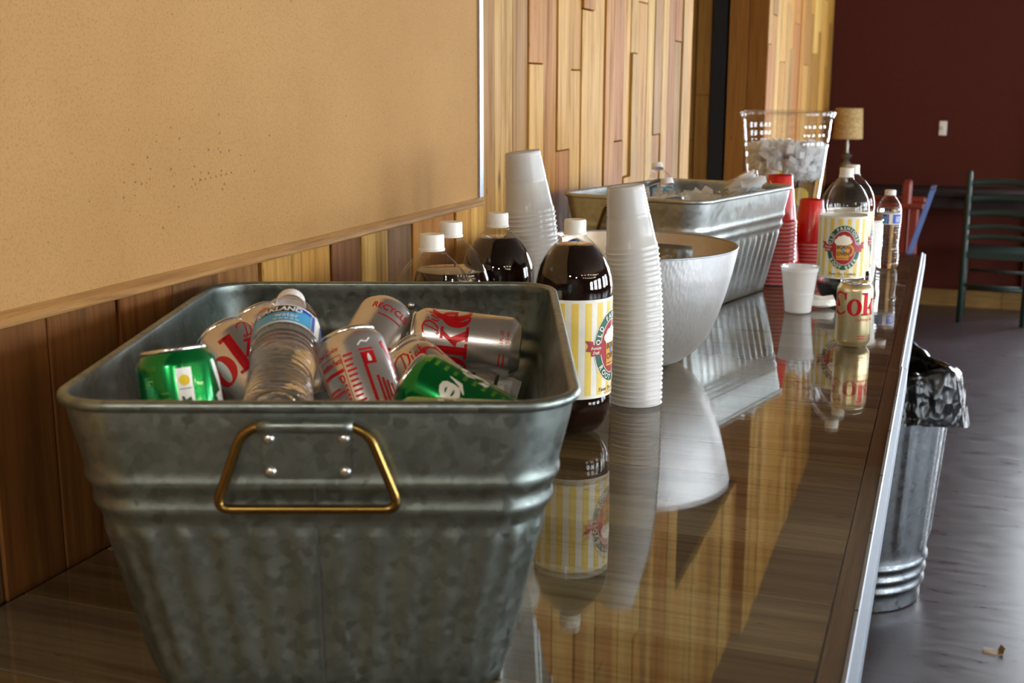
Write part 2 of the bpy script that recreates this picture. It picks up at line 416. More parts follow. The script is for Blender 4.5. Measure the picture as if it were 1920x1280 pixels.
# ------------------------------------------------------------------ flat print wrapped on round things
_txt = {}
def text_geo(body, bold=0.0):
    key = (body, bold)
    if key not in _txt:
        cu = bpy.data.curves.new('t', 'FONT'); cu.body = body; cu.size = 1; cu.resolution_u = 3; cu.offset = bold
        o = bpy.data.objects.new('t', cu); me = bpy.data.meshes.new_from_object(o)
        vs = [(v.co.x, v.co.y) for v in me.vertices]; fs = [tuple(p.vertices) for p in me.polygons]
        bpy.data.meshes.remove(me); bpy.data.objects.remove(o); bpy.data.curves.remove(cu)
        _txt[key] = (vs, fs)
    return _txt[key]
class Print:
    def __init__(s): s.v, s.f = [], []
    def add(s, vs, fs):
        o = len(s.v); s.v += list(vs); s.f += [tuple(i+o for i in q) for q in fs]
    def poly(s, pts):
        tri = tessellate_polygon([[Vector((x, y, 0)) for x, y in pts]]); s.add(pts, [tuple(t) for t in tri])
    def rect(s, x0, y0, x1, y1): s.add([(x0, y0), (x1, y0), (x1, y1), (x0, y1)], [(0, 1, 2, 3)])
    def ell(s, cx, cy, a, b, n=40): s.add([(cx+a*math.cos(2*PI*k/n), cy+b*math.sin(2*PI*k/n)) for k in range(n)]+[(cx, cy)], [(k, (k+1) % n, n) for k in range(n)])
    def ring(s, cx, cy, a, b, a2, b2, t0=0, t1=360, n=40, dx=0):
        vs, fs = [], []
        for k in range(n+1):
            t = math.radians(t0+(t1-t0)*k/n); vs += [(cx+a*math.cos(t), cy+b*math.sin(t)), (cx+dx+a2*math.cos(t), cy+b2*math.sin(t))]
            if k: fs.append((2*k-2, 2*k, 2*k+1, 2*k-1))
        s.add(vs, fs)
    def stroke(s, pts, w):
        vs, fs = [], []; L = len(pts)
        for i, p in enumerate(pts):
            a = Vector(pts[max(i-1, 0)]); b = Vector(pts[min(i+1, L-1)]); d = (b-a).normalized(); nn = Vector((-d.y, d.x))
            ww = w[i] if isinstance(w, (list, tuple)) else w
            vs += [tuple(Vector(p)+nn*ww/2), tuple(Vector(p)-nn*ww/2)]
            if i: fs.append((2*i-2, 2*i-1, 2*i+1, 2*i))
        s.add(vs, fs)
    def text(s, body, size, x, y, align=0.5, shear=0, bold=.012, rot=0, xs=1.0):
        vs, fs = text_geo(body, bold)
        if not vs: return
        x0 = min(v[0] for v in vs); x1 = max(v[0] for v in vs); y0 = min(v[1] for v in vs); y1 = max(v[1] for v in vs)
        c, sn = math.cos(rot), math.sin(rot); out = []
        for px, py in vs:
            qx = (px-x0-(x1-x0)*align)*size*xs; qy = (py-.36)*size; qx += qy*shear
            out.append((x+qx*c-qy*sn, y+qx*sn+qy*c))
        s.add(out, fs)
    def arc_text(s, body, size, cx, cy, a, b, t0, t1, inside=False, bold=.02, xs=.9):
        n = len(body)
        for i, ch in enumerate(body):
            if ch == ' ': continue
            t = math.radians(t0+(t1-t0)*(i/(n-1)))
            x, y = cx+a*math.cos(t), cy+b*math.sin(t); nx, ny = math.cos(t)/a, math.sin(t)/b
            ang = math.atan2(ny, nx)-PI/2
            if inside: ang += PI
            s.text(ch, size, x, y, .5, 0, bold, ang, xs)
    def glyph_coke(s, ch, x, y, h):
        if ch == 'o': s.ring(x, y+.36*h, .33*h, .38*h, .13*h, .31*h)
        if ch == 'C':
            s.ring(x, y+.5*h, .46*h, .53*h, .3*h, .45*h, 42, 318, dx=.06*h)
            s.rect(x+.25*h, y+.68*h, x+.36*h, y+1.0*h)
        if ch == 'k':
            s.rect(x-.3*h, y, x-.08*h, y+1.03*h); s.rect(x-.4*h, y+.93*h, x-.1*h, y+1.03*h); s.rect(x-.4*h, y, x+.02*h, y+.08*h)
            s.poly([(x-.1*h, y+.3*h), (x+.2*h, y+.7*h), (x+.34*h, y+.7*h), (x+.02*h, y+.28*h)])
            s.poly([(x-.02*h, y+.4*h), (x+.12*h, y+.52*h), (x+.4*h, y), (x+.16*h, y)])
            s.rect(x+.1*h, y+.66*h, x+.42*h, y+.74*h); s.rect(x+.08*h, y, x+.48*h, y+.08*h)
        if ch == 'e':
            s.ring(x, y+.36*h, .33*h, .38*h, .14*h, .31*h, 0, 318); s.rect(x-.2*h, y+.34*h, x+.325*h, y+.42*h)
    def coke(s, x, y, h, skip=''):
        """x is the centre of the k"""
        for ch, dx in (('C', -1.42), ('o', -.7), ('k', 0), ('e', .75)):
            if ch not in skip: s.glyph_coke(ch, x+dx*h, y, h)
    def diet(s, x, y, h):
        q = lambda pts: [(x+(px+py*.28)*h, y+py*h) for px, py in pts]
        s.stroke(q([(.22, .98), (.2, .7), (.16, .35), (.1, .05), (-.05, -.04), (-.15, .05), (-.05, .14)]), .09*h)
        s.stroke(q([(-.35, .62), (-.45, .8), (-.3, 1.0), (.05, 1.08), (.42, .98), (.62, .7), (.55, .3), (.3, .04), (.08, .02)]), [.04*h, .06*h, .09*h, .11*h, .12*h, .14*h, .13*h, .1*h, .05*h])
        s.stroke(q([(.8, .55), (.78, .25), (.82, .05), (.95, .08)]), .1*h); s.ell(*q([(.83, .75)])[0], .07*h, .07*h, 10)
        s.stroke(q([(1.0, .28), (1.2, .34), (1.28, .5), (1.15, .58), (1.03, .4), (1.03, .15), (1.15, .03), (1.32, .1)]), .085*h)
        s.stroke(q([(1.5, 1.0), (1.46, .5), (1.46, .12), (1.55, .04), (1.68, .12)]), .1*h); s.stroke(q([(1.32, .66), (1.7, .68)]), .07*h)
    def wrap(s, name, mat, parent, R, z0=0.0, off=.0002, s0=0.0, step=.004, rfun=None, clip=None):
        bm = bmesh.new(); V = [bm.verts.new((x, y, 0)) for x, y in s.v]
        for q in s.f:
            try: bm.faces.new([V[i] for i in q])
            except ValueError: pass
        xs = [v[0] for v in s.v]; x = math.floor(min(xs)/step)*step+step
        while x < max(xs):
            bmesh.ops.bisect_plane(bm, geom=bm.verts[:]+bm.edges[:]+bm.faces[:], plane_co=(x, 0, 0), plane_no=(1, 0, 0)); x += step
        for v in bm.verts:
            rr = (R if rfun is None else rfun(v.co.y+z0))+off; a = (v.co.x+s0)/R
            v.co = Vector((rr*math.cos(a), rr*math.sin(a), v.co.y+z0))
        bmesh.ops.recalc_face_normals(bm, faces=bm.faces[:])
        o = from_bm(name, bm, mat, parent); return o

# ================================================================== THE SETTING
XW = -.828                                           # face of the plank wall
struct(box('floor', -4, 5.7, -4.2, 8.6, -.1, 0, 'floor', c=0))
struct(box('ceiling', -4, 5.7, -4.2, 8.6, 3.1, 3.2, 'cream_wall', c=0))
wl = struct(box('wall_left', XW-.17, XW-.018, -4.2, 4.06, 0, 3.1, 'black_wood', c=0))
def plank(y0, y1, z0, z1, mat='plank', parent=None, th=None):
    th = th if th is not None else random.uniform(-.004, .005)
    x1 = XW+th; g = .0011
    return box('plank', XW-.0175, x1, y0+g, y1-g, z0+g, z1-g, mat, parent, c=.0014)
# boards over the far half of the wall, from the cork board to the wall's end
edges = [2.128, 2.198, 2.301, 2.395, 2.489, 2.591, 2.692, 2.777, 2.875, 2.98, 3.072, 3.17, 3.245, 3.317, 3.43, 3.514, 3.614, 3.692, 3.802, 3.903, 3.978, 4.06]
joints = {0: [], 1: [1.72], 2: [], 3: [1.49], 4: [2.3], 5: [1.30], 6: [1.48], 7: [1.62], 9: [2.1], 11: [1.2], 12: [1.53], 14: [2.2], 16: [1.71], 17: [1.05+T-.9], 18: [1.58], 20: [1.9]}
for k, (a, b) in enumerate(zip(edges, edges[1:])):
    zs = [T-.01]+sorted(joints.get(k, [1.3+.37*((k*7) % 5)]))+[3.098]
    for z0, z1 in zip(zs, zs[1:]): plank(a, b, z0, z1, parent=wl)
# boards under the cork board
low = [.30, .42, .53, .64, .745, .85, .935, 1.042, 1.139, 1.232, 1.33, 1.43, 1.525, 1.616, 1.707, 1.806, 1.90, 1.992, 2.062, 2.128]
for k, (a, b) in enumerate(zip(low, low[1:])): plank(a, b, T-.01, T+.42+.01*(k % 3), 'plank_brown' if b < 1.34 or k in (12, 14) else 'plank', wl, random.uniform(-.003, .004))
for y0, y1 in ((-.9, -.5), (-.5, -.1), (-.1, .3)): plank(y0, y1, T-.01, T+.42, parent=wl)

# beyond the wall's end: an alcove, a dark board and a boxed column clad in thin boards
wa = struct(box('wall_alcove', -2.6, -2.45, 4.06, 8.5, 0, 3.1, 'dark_wall', c=0))
wp = struct(box('wall_partition', -2.45, -.955, 5.46, 5.54, 0, 3.1, 'black_wood', c=0))
xs = [-1.9, -1.78, -1.66, -1.54, -1.42, -1.3, -1.195, -1.09, -1.022]
for k, (a, b) in enumerate(zip(xs, xs[1:])):
    zz = [0.0, 1.2+.2*(k % 3), 2.05-.1*(k % 2), 3.09]
    for z0, z1 in zip(zz, zz[1:]): box('plank', a+.001, b-.001, 5.442-.006*(k % 2), 5.4595, z0+.001, z1-.001, 'plank_dim', wp, .0015)
box('plank', -1.021, -.956, 5.43, 5.4595, 0, 3.09, 'black_wood', wp, .002)
wc = struct(box('wall_column', -.935, -.79, 5.446, 8.39, 0, 3.1, 'black_wood', c=0))
for a, b in ((-.946, -.862), (-.860, -.774)): box('plank', a, b, 5.424, 5.4455, 0, 3.09, 'plank_amber', wc, .002)
ye = [5.424, 5.54, 5.69, 5.83, 6.02, 6.17, 6.35, 6.6, 6.78, 7.02, 7.2, 7.45, 7.62, 7.9, 8.1, 8.39]
for k, (a, b) in enumerate(zip(ye, ye[1:])):
    zz = [0.0, [1.62, 1.75, 1.95, 1.55, 1.83][k % 5], [2.3, 2.05, 2.6][k % 3], 3.09]
    for z0, z1 in zip(zz, zz[1:]): box('plank', -.7895, -.774+random.uniform(-.004, .004), a+.0015, b-.0015, z0+.001, z1-.001, 'plank', wc, .0015)

HZ = T+1.34
wh = struct(box('wall_header', XW-.17, XW-.018, 4.06, 5.42, HZ, 3.1, 'black_wood', c=0))
he = [4.06, 4.17, 4.27, 4.38, 4.5, 4.6, 4.72, 4.83, 4.95, 5.06, 5.19, 5.3, 5.42]
for a, b in zip(he, he[1:]): plank(a, b, HZ, 3.098, parent=wh)
wb = struct(mesh('wall_back', *join([boxv(-2.6, .85, 8.4, 8.55, 0, 3.1), boxv(2.45, 5.6, 8.4, 8.55, 0, 3.1), boxv(.85, 2.45, 8.4, 8.55, 2.4, 3.1), boxv(.85, 2.45, 8.4, 8.55, 0, .12)]), 'maroon'))
wn = struct(mesh('window_6', *boxv(.87, 2.43, 8.46, 8.465, .14, 2.38), 'window'))
mesh('window_frame', *join([boxv(a, b, 8.4, 8.46, c, d) for a, b, c, d in ((.85, .92, .12, 2.4), (2.38, 2.45, .12, 2.4), (1.61, 1.69, .12, 2.4), (.85, 2.45, .12, .22), (.85, 2.45, 2.3, 2.4), (.85, 2.45, 1.0, 1.06))]), 'frame_white', wn)
struct(box('trim_1', .51, .6, 8.372, 8.399, .0, 3.1, 'maroon2', c=.004))
bb = struct(box('baseboard_back', -.77, .84, 8.381, 8.3995, 0, .108, 'black_wood', c=0))
xb = -.77
for L in (.62, .55, .44):
    box('board', xb+.001, min(xb+L, .84)-.001, 8.37, 8.3805, 0, .112, 'basewood', bb, .002); xb += L
# right wall with its windows, and the wall behind the camera
wr = struct(mesh('wall_right', *join([boxv(5.5, 5.65, -4.2, 8.4, 0, .75), boxv(5.5, 5.65, -4.2, 8.4, 2.35, 3.1)]+
     [boxv(5.5, 5.65, a, b, .75, 2.35) for a, b in ((-4.2, -1.2), (-.1, .35), (1.45, 1.95), (3.05, 4.2), (5.4, 6.1), (7.5, 8.4))]), 'dark_wall'))
for k, (a, b) in enumerate(((-1.2, -.1), (.35, 1.45), (1.95, 3.05), (4.2, 5.4), (6.1, 7.5))):  # first window is added, out of view, to light the cups' near side
    wn = struct(mesh('window_%d' % (k+1), *boxv(5.56, 5.565, a+.02, b-.02, .77, 2.33), 'window'))
    fr = [boxv(5.5, 5.56, a, a+.05, .75, 2.35), boxv(5.5, 5.56, b-.05, b, .75, 2.35), boxv(5.5, 5.56, a, b, .75, .8), boxv(5.5, 5.56, a, b, 2.3, 2.35),
          boxv(5.51, 5.55, a, b, 1.53, 1.57), boxv(5.51, 5.55, (a+b)/2-.02, (a+b)/2+.02, .75, 2.35)]
    mesh('window_frame', *join(fr), 'frame_white', wn)
struct(box('wall_front', -4, 5.65, -4.2, -4.05, 0, 3.1, 'dark_wall', c=0))
struct(box('wall_left_rear', -2.6, XW-.17, 4.0, 4.06, 0, 3.1, 'dark_wall', c=0))

# string of bulbs across the room (mirrored in the bottles)
for si, (p0, p1) in enumerate((((2.2, -1.6, 2.75), (4.9, 1.6, 2.75)), ((1.3, -1.3, 2.8), (4.6, 2.9, 2.8)))):
    t = thing('string_light', ['cord of warm bulbs nearer the camera wall, hung under the ceiling', 'cord of warm bulbs strung across the middle of the ceiling'][si], 'string light', p0, 'strings of bulbs under the ceiling')
    P = []
    d = Vector(p1)-Vector(p0)
    for k in range(41): f = k/40; P.append(d*f+Vector((0, 0, -.25*4*f*(1-f))))
    mesh('cord', *tube(P, .004, 6), 'blackp', t)
    for k in range(1, 9):
        f = k/9; c = d*f+Vector((0, 0, -.25*4*f*(1-f)-.06))
        s = mesh('bulb', *lathe([(0, -.035), (.018, -.03), (.03, -.01), (.03, .008), (.02, .03), (.013, .045), (0, .045)], 12), 'bulb', t, True); s.location = c
# warm ceiling lamps (unseen, placed behind the camera to brighten the near tub's inside)
for lx, ly, tx in ((-.25, -2.8, 'behind the camera near the left wall'), (1.5, -3.0, 'behind the camera in the middle of the room')):
    t = thing('ceiling_lamp', 'unseen round warm ceiling lamp '+tx, 'lamp', (lx, ly, 3.1))
    soft(mesh('fitting', *lathe([(0, 0), (.16, 0), (.17, -.02), (.16, -.05), (.15, -.055)], 28), 'frame_white', t))
    ld = bpy.data.lights.new('lamp_disc', 'AREA'); ld.shape = 'DISK'; ld.size = .3; ld.energy = LAMP_W; ld.color = (1, .92, .8)
    lo = bpy.data.objects.new('lamp_disc', ld); COL.objects.link(lo); lo.parent = t; lo.location = (0, 0, -.06)

# ------------------------------------------------------------------ cork board
cb = thing('cork_board', 'large tan cork notice board with oak bottom rail on the plank wall', 'notice board', (XW, .6, T+.27))
cb_w = lambda x, y, z: (x-XW, y-.6, z-T-.27)
def cbbox(name, x0, x1, y0, y1, z0, z1, mat, par=cb, c=.001):
    a = cb_w(x0, y0, z0); b = cb_w(x1, y1, z1); return box(name, a[0], b[0], a[1], b[1], a[2], b[2], mat, par, c)
ck = cbbox('cork_panel', XW+.0055, -.8155, -1.0, 2.071, T+.268, T+1.5, 'cork')
# oak bottom rail: sloping face
sec = [(-.822, .2640), (-.8015, .2640), (-.7995, .2652), (-.7990, .2672), (-.8005, .2706), (-.8040, .2742), (-.8085, .2766), (-.8130, .2774), (-.822, .2774)]
vs, fs = [], []
for y in (-1.0, 2.0665): vs += [cb_w(x, y, z+T) for x, z in sec]
n = len(sec); fs = [(k, (k+1) % n, n+(k+1) % n, n+k) for k in range(n)]+[tuple(range(n-1, -1, -1)), tuple(range(n, 2*n))]
soft(mesh('bottom_rail', vs, fs, 'oak', cb), 35)
cbbox('side_rail', -.8205, -.8105, 2.0715, 2.0885, T+.277, T+1.5, 'alu', c=.0008)
cbbox('shadow_gap', -.8205, -.8165, 2.066, 2.0712, T+.28, T+1.5, 'border_wood', c=0)
# pin holes pressed into the cork
hv = []
def dimple(y, z, r):
    q = lathe([(0, .0001), (r*.5, .0002), (r, .0004), (r*1.2, .0)], 8)
    mm = Matrix.Translation(cb_w(-.8155, y, T+z)) @ Matrix.Rotation(PI/2, 4, 'Y'); hv.append(tf(q, mm))
for k in range(46): dimple(random.uniform(.9, 2.02), random.uniform(.32, .78), random.uniform(.0006, .0012))
for k in range(34): dimple(random.gauss(1.16, .07), random.gauss(.385, .03), random.uniform(.0006, .0014))
for k in range(7): dimple(1.19+.011*k, .374+.0007*k, .0012)
for k in range(5): dimple(1.235, .36+.022*k, .0012)
o = mesh('pin_holes', *join(hv), 'pit', cb); o['kind'] = 'stuff'

# ------------------------------------------------------------------ counter
ct = thing('counter', 'long dark plank bar counter under clear sheet with metal edge', 'counter', (-.45, 1.5, 0))
def cbx(name, x0, x1, y0, y1, z0, z1, mat, par=ct, c=.001): return box(name, x0+.45, x1+.45, y0-1.5, y1-1.5, z0, z1, mat, par, c)
Y0, Y1 = -1.0, 3.676
cbx('base_panel', -.8205, -.5, Y0, Y1-.05, 0, T-.06, 'border_wood', c=.003)
cbx('deck', -.8205, -.052, Y0, Y1, T-.058, T-.0265, 'border_wood', c=.002)
js = [-1.0, -.86, -.72, -.6, -.46, -.33, -.2, -.06, .08, .21, .345, .47, .6, .735, .865, .99, 1.117, 1.248, 1.352, 1.467, 1.60, 1.735, 1.87, 2.0, 2.14, 2.27, 2.40, 2.54, 2.66, 2.80, 2.93, 3.07, 3.2, 3.33, 3.45, 3.57, 3.676]
for a, b in zip(js, js[1:]):
    cbx('plank', -.8215, -.0735, a+.0009, b-.0009, T-.026, T-.0052-random.uniform(0, .0008), 'counter_wood', c=.0012)
for a, b in ((Y0, .4), (.4, 2.14), (2.14, Y1)): cbx('border_board', -.072, -.0525, a+.001, b-.001, T-.026, T-.0053, 'border_wood', c=.001)
for a, b in ((Y0, 2.1405), (2.142, Y1)): cbx('clear_sheet', -.8215, -.0515, a, b, T-.0045, T, 'sheet', c=0)
for k, (a, b) in enumerate(((Y0, 2.138), (2.145, Y1+.003))):
    dx = 0 if k == 0 else -.002
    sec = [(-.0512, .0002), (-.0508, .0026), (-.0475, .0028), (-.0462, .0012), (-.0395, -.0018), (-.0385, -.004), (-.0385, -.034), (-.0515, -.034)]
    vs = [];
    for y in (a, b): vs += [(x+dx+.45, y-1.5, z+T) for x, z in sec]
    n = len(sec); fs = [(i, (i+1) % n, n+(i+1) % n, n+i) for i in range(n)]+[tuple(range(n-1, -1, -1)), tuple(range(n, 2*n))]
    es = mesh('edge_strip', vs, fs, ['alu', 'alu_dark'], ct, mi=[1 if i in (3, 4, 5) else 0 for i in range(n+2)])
    yy = a+.2
    while yy < b-.1:
        sc = mesh('screw', *tf(lathe([(0, .0008), (.0016, .0006), (.0022, 0)], 10), Matrix.Translation((-.0492+dx+.45, yy-1.5, T+.0026))), 'seam', es); yy += .21

# ================================================================== THINGS
# ------------------------------------------------------------------ galvanised tubs
def rrect(hw, hl, r, N):
    """N points round a rounded rectangle (x half hw, y half hl) with normals, the same fractions at every size"""
    seg = [];  # straight and corner lengths at nominal proportions fixed by index share
    nc = N//18; ns = (N//2-2*nc)                      # corner samples, straight samples of two sides
    nx = int(round(ns*.42/ (.42+.58))); ny = ns-nx
    out = []
    def line(a, b, n, nor):
        for k in range(n):
            f = k/n; out.append((a[0]+(b[0]-a[0])*f, a[1]+(b[1]-a[1])*f, nor[0], nor[1]))
    def arc(cx, cy, a0, n):
        for k in range(n):
            t = a0+PI/2*k/n; out.append((cx+r*math.cos(t), cy+r*math.sin(t), math.cos(t), math.sin(t)))
    line((-hw+r, -hl), (hw-r, -hl), nx, (0, -1)); arc(hw-r, -hl+r, -PI/2, nc)
    line((hw, -hl+r), (hw, hl-r), ny, (1, 0)); arc(hw-r, hl-r, 0, nc)
    line((hw-r, hl), (-hw+r, hl), nx, (0, 1)); arc(-hw+r, hl-r, PI/2, nc)
    line((-hw, hl-r), (-hw, -hl+r), ny, (-1, 0)); arc(-hw+r, -hl+r, PI, nc)
    return out
def make_tub(t, W, L, H, ins, iny, mat):
    N = 432
    def half(z): f = 1-z/H; return W/2-ins*f, L/2-iny*f, .052-.016*f
    def bead(z): return .0030*math.exp(-((z/H-.728)/.026)**2)+.0030*math.exp(-((z/H-.64)/.026)**2)
    def flute(z):
        a = (z/H-.03)/.06; b = (.585-z/H)/.03
        return .0022*max(0, min(1, a))*max(0, min(1, b))
    loops = []
    def loop(z, off, fl):
        hw, hl, r = half(z); P = []
        for i, (x, y, nx, ny) in enumerate(rrect(hw, hl, r, N)):
            d = off+fl*.5*(1+math.cos(2*PI*i/8)); P.append((x+nx*d, y+ny*d, z))
        loops.append(P)
    for z in (0.0, .003): loop(z, -.002 if z == 0 else 0, 0)
    zs = [.012+.0075*k for k in range(int((H-.018)/.0075))]
    zs = sorted(set([round(z, 4) for z in zs]+[round(H*(.585-.005*k), 4) for k in range(7)]+[round(H*(.60+.0105*k), 4) for k in range(18)]))
    for z in zs: loop(z, bead(z), flute(z))
    for k in range(9):                                   # rolled rim
        a = -PI*.55+k*PI*1.5/8; hw, hl, r = half(H); P = []
        for (x, y, nx, ny) in rrect(hw, hl, r, N):
            d = -.002+.0048*math.cos(a); P.append((x+nx*d, y+ny*d, H-.004+.0048*math.sin(a)))
        loops.append(P)
    for z in [H-.012]+[H*(.79-.0105*k) for k in range(19)]+[H*.5, H*.3, .02, .008]: loop(z, bead(z)-.0018, 0)
    vs = [p for P in loops for p in P]; fs = []
    for a in range(len(loops)-1):
        for k in range(N): k2 = (k+1) % N; fs.append((a*N+k, a*N+k2, (a+1)*N+k2, (a+1)*N+k))
    fs.append(tuple(range(N-1, -1, -1))); fs.append(tuple((len(loops)-1)*N+k for k in range(N)))
    b = mesh('basin', vs, fs, mat, t); soft(b, 50)
    sl = math.atan2(iny, H)
    for sgn in (-1, 1):
        def fm(x, z, n):                                  # x along the end wall, z up it, n out of it
            hw, hl, r = half(z); return (x*-sgn, sgn*(hl+n*math.cos(sl)), z-n*math.sin(sl))
        # seam outside and inside
        for nm, off in (('seam', .0008), ('seam', -.0030)):
            vv = []
            zz = [.01+k*(H-.02)/40 for k in range(41)] if off < 0 else [.01+k*(H*.74-.01)/40 for k in range(41)]
            for z in zz: vv += [fm(-.0009, z, off+bead(z)+ (flute(z) if off > 0 else 0)), fm(.0009, z, off+bead(z)+(flute(z) if off > 0 else 0))]
            mesh(nm, vv, [(2*k, 2*k+1, 2*k+3, 2*k+2) for k in range(40)], 'seam', t)
        # plate with four rivets, hinge roll and drop handle
        bm = bmesh.new(); c0 = -.004; zc = H*.832; q = []
        outl = fillet([(c0-.034, zc-.0195, 0), (c0+.034, zc-.0195, 0), (c0+.034, zc+.022, 0), (c0-.034, zc+.022, 0)], .006, 4)
        A = [bm.verts.new(fm(p.x, p.y, .0004)) for p in outl]; B = [bm.verts.new(fm(p.x*.985+c0*.015, p.y, .0026)) for p in outl]
        n = len(A)
        for k in range(n): bm.faces.new((A[k], A[(k+1) % n], B[(k+1) % n], B[k]))
        bm.faces.new(B)
        pl = from_bm('handle_plate', bm, mat, t)
        for rx in (-.0285, .0285):
            for rz in (.0135, -.0135):
                for off, sg in ((.0022, 1), (-.0035, -1)):
                    if sg < 0 and rz < 0: continue
                    pr = lathe([(.0045, 0), (.0042, .0014), (.0026, .0026), (0, .003)], 14)
                    mm = Matrix.Translation(fm(c0+rx, zc+rz, off)) @ Matrix.Rotation(sgn*-PI/2*sg+sgn*sl*sg*0, 4, 'X')
                    mesh('rivet', *tf(pr, mm), 'rivet', pl, True)
        hz = H*.932
        mesh('hinge_roll', *tube([fm(c0+(-.036+.072*k/8), hz, .0055) for k in range(9)], .0052, 14), mat, t, True)
        path = fillet([(c0-.037, hz, .0055), (c0+.037, hz, .0055), (c0+.049, hz-.008, .007), (c0+.071, H*.672, .0125), (c0-.071, H*.672, .0125), (c0-.049, hz-.008, .007)], .013, 6)
        mesh('handle', *tube([fm(p.x, p.y, p.z) for p in path], .0038, 12, True), 'brass', t, True)
    return t
t1 = thing('steel_tub', 'nearest galvanised steel tub full of cans, with a brass drop handle', 'tub', (-.5325, 1.0252, T+.0005), 'galvanised drink tubs', (0, 0, math.radians(20.12)))
make_tub(t1, .407, .5557, .25, .06, .026, 'galv')
t2 = thing('steel_tub', 'farther galvanised steel tub of ice behind the hammered bowl', 'tub', (-.5651, 2.7095, T+.0005), 'galvanised drink tubs', (0, 0, math.radians(-14.66)))
make_tub(t2, .3506, .5129, .25, .05, .035, 'galv2')

# ------------------------------------------------------------------ ice
def chunk(rng, s):
    pts = []
    q = [s*rng.uniform(.75, 1.2) for _ in range(3)]
    v, f = boxv(-q[0], q[0], -q[1], q[1], -q[2], q[2])
    v = [Vector(p)*rng.uniform(.8, 1.1) for p in v]
    R = Euler((rng.uniform(0, 6), rng.uniform(0, 6), rng.uniform(0, 6))).to_matrix()
    return [R @ p for p in v], f
def ice(name, label, n, s, place, seed):
    rng = random.Random(seed); parts = []
    for k in range(n):
        c = place(rng)
        if c is None: continue
        v, f = chunk(rng, s*rng.uniform(.7, 1.15)); parts.append(([p+Vector(c) for p in v], f))
    o = mesh(name, *join(parts), 'ice'); o['kind'] = 'stuff'; return tag(o, label, 'ice')
def tubfill(cx, cy, ang, hw, hl, z0, z1):
    c, s = math.cos(ang), math.sin(ang)
    def f(rng):
        x, y = rng.uniform(-hw, hw), rng.uniform(-hl, hl); return (cx+x*c-y*s, cy+x*s+y*c, T+rng.uniform(z0, z1))
    return f
ice('ice_heap', 'crushed ice under the cans in the nearest tub', 420, .012, tubfill(-.5325, 1.0252, math.radians(20.12), .15, .22, .10, .155), 1)
ice('ice_heap', 'ice filling the farther tub around the water bottles', 420, .013, tubfill(-.5651, 2.7095, math.radians(-14.66), .14, .215, .14, .222), 2)
def bowlfill(rng):
    a, r = rng.uniform(0, 6.28), .165*math.sqrt(rng.random()); return (-.525+r*math.cos(a), 2.03+r*math.sin(a), T+rng.uniform(.1, .165))
ice('ice_heap', 'ice in the hammered bowl behind the cups', 260, .012, bowlfill, 3)

# ------------------------------------------------------------------ hammered bowl
bw = thing('hammered_bowl', 'hammered aluminium bowl with a slotted grip, holding ice and bottles', 'bowl', (-.525, 2.03, T))
prof = [(.078, .0015), (.09, .003), (.112, .012), (.134, .029), (.153, .055), (.168, .088), (.181, .128), (.191, .168), (.1965, .195), (.199, .2085)]
def prof_at(z):
    for (r0, z0), (r1, z1) in zip(prof, prof[1:]):
        if z0 <= z <= z1: return r0+(r1-r0)*(z-z0)/(z1-z0)
    return prof[-1][0]
NB = 240; zr = [.0015, .003, .012, .02, .029, .042, .055, .072, .088, .108, .128, .145, .1535, .158, .163, .168, .173, .178, .183, .1875, .195, .2085]
def in_slot(a, z, ca):
    d = (a-ca+PI) % (2*PI)-PI; hx, hz = .357, .0165
    x = abs(d)/hx; q = abs(z-.1705)/hz
    e = max(0, (abs(d)-hx+.085)/.085)
    return q < 1 and abs(d) < hx and (e*e+q*q < 1.02 if e > 0 else True)
for nm, off, mt in (('outer_wall', 0, 'hammer'), ('inner_wall', -.0022, 'bowl_in')):
    vs, fs = [], []
    for z in zr:
        for k in range(NB): a = 2*PI*k/NB; r = prof_at(z)+off; vs.append((r*math.cos(a), r*math.sin(a), z+(.002 if off and z < .01 else 0)))
    for i in range(len(zr)-1):
        for k in range(NB):
            a = 2*PI*(k+.5)/NB; z = (zr[i]+zr[i+1])/2
            if in_slot(a, z, 1.42) or in_slot(a, z, 1.42+PI): continue
            fs.append((i*NB+k, i*NB+(k+1) % NB, (i+1)*NB+(k+1) % NB, (i+1)*NB+k))
    fs.append(tuple(range(NB-1, -1, -1)))
    soft(mesh(nm, vs, fs, mt, bw), 60)
mesh('rim', *tube([(.198*math.cos(2*PI*k/96), .198*math.sin(2*PI*k/96), .2088) for k in range(96)], .0018, 8, True), 'alu', bw, True)

# ------------------------------------------------------------------ cups
CUPH = .1
def cup_profile():
    P = [(0, .006), (.0245, .006), (.0262, .0015), (.0272, 0), (.0278, .002)]
    z = .006
    r = lambda z: .0277+.0118*z/CUPH
    while z < .045: P += [(r(z)+.0006, z), (r(z)-.0005, z+.0022)]; z += .0044
    P += [(r(.05), .05), (r(.075), .075), (r(.088), .088), (r(.091)+.0009, .0905), (r(.0925)+.0012, .0935), (r(.096)+.0004, .0965), (.0405, .0985), (.0417, .0995), (.0413, .1)]
    return P
vs, fs = lathe(cup_profile(), 44)
cupme = bpy.data.meshes.new('cup'); cupme.from_pydata(vs, [], fs); cupme.materials.append(M['cup']); cupme.polygons.foreach_set('use_smooth', [True]*len(fs))
def cup(name, loc, label, group=None, rot=(0, 0, 0)):
    o = link(name, cupme); o.location = loc; o.rotation_euler = rot; return tag(o, label, 'cup', group)
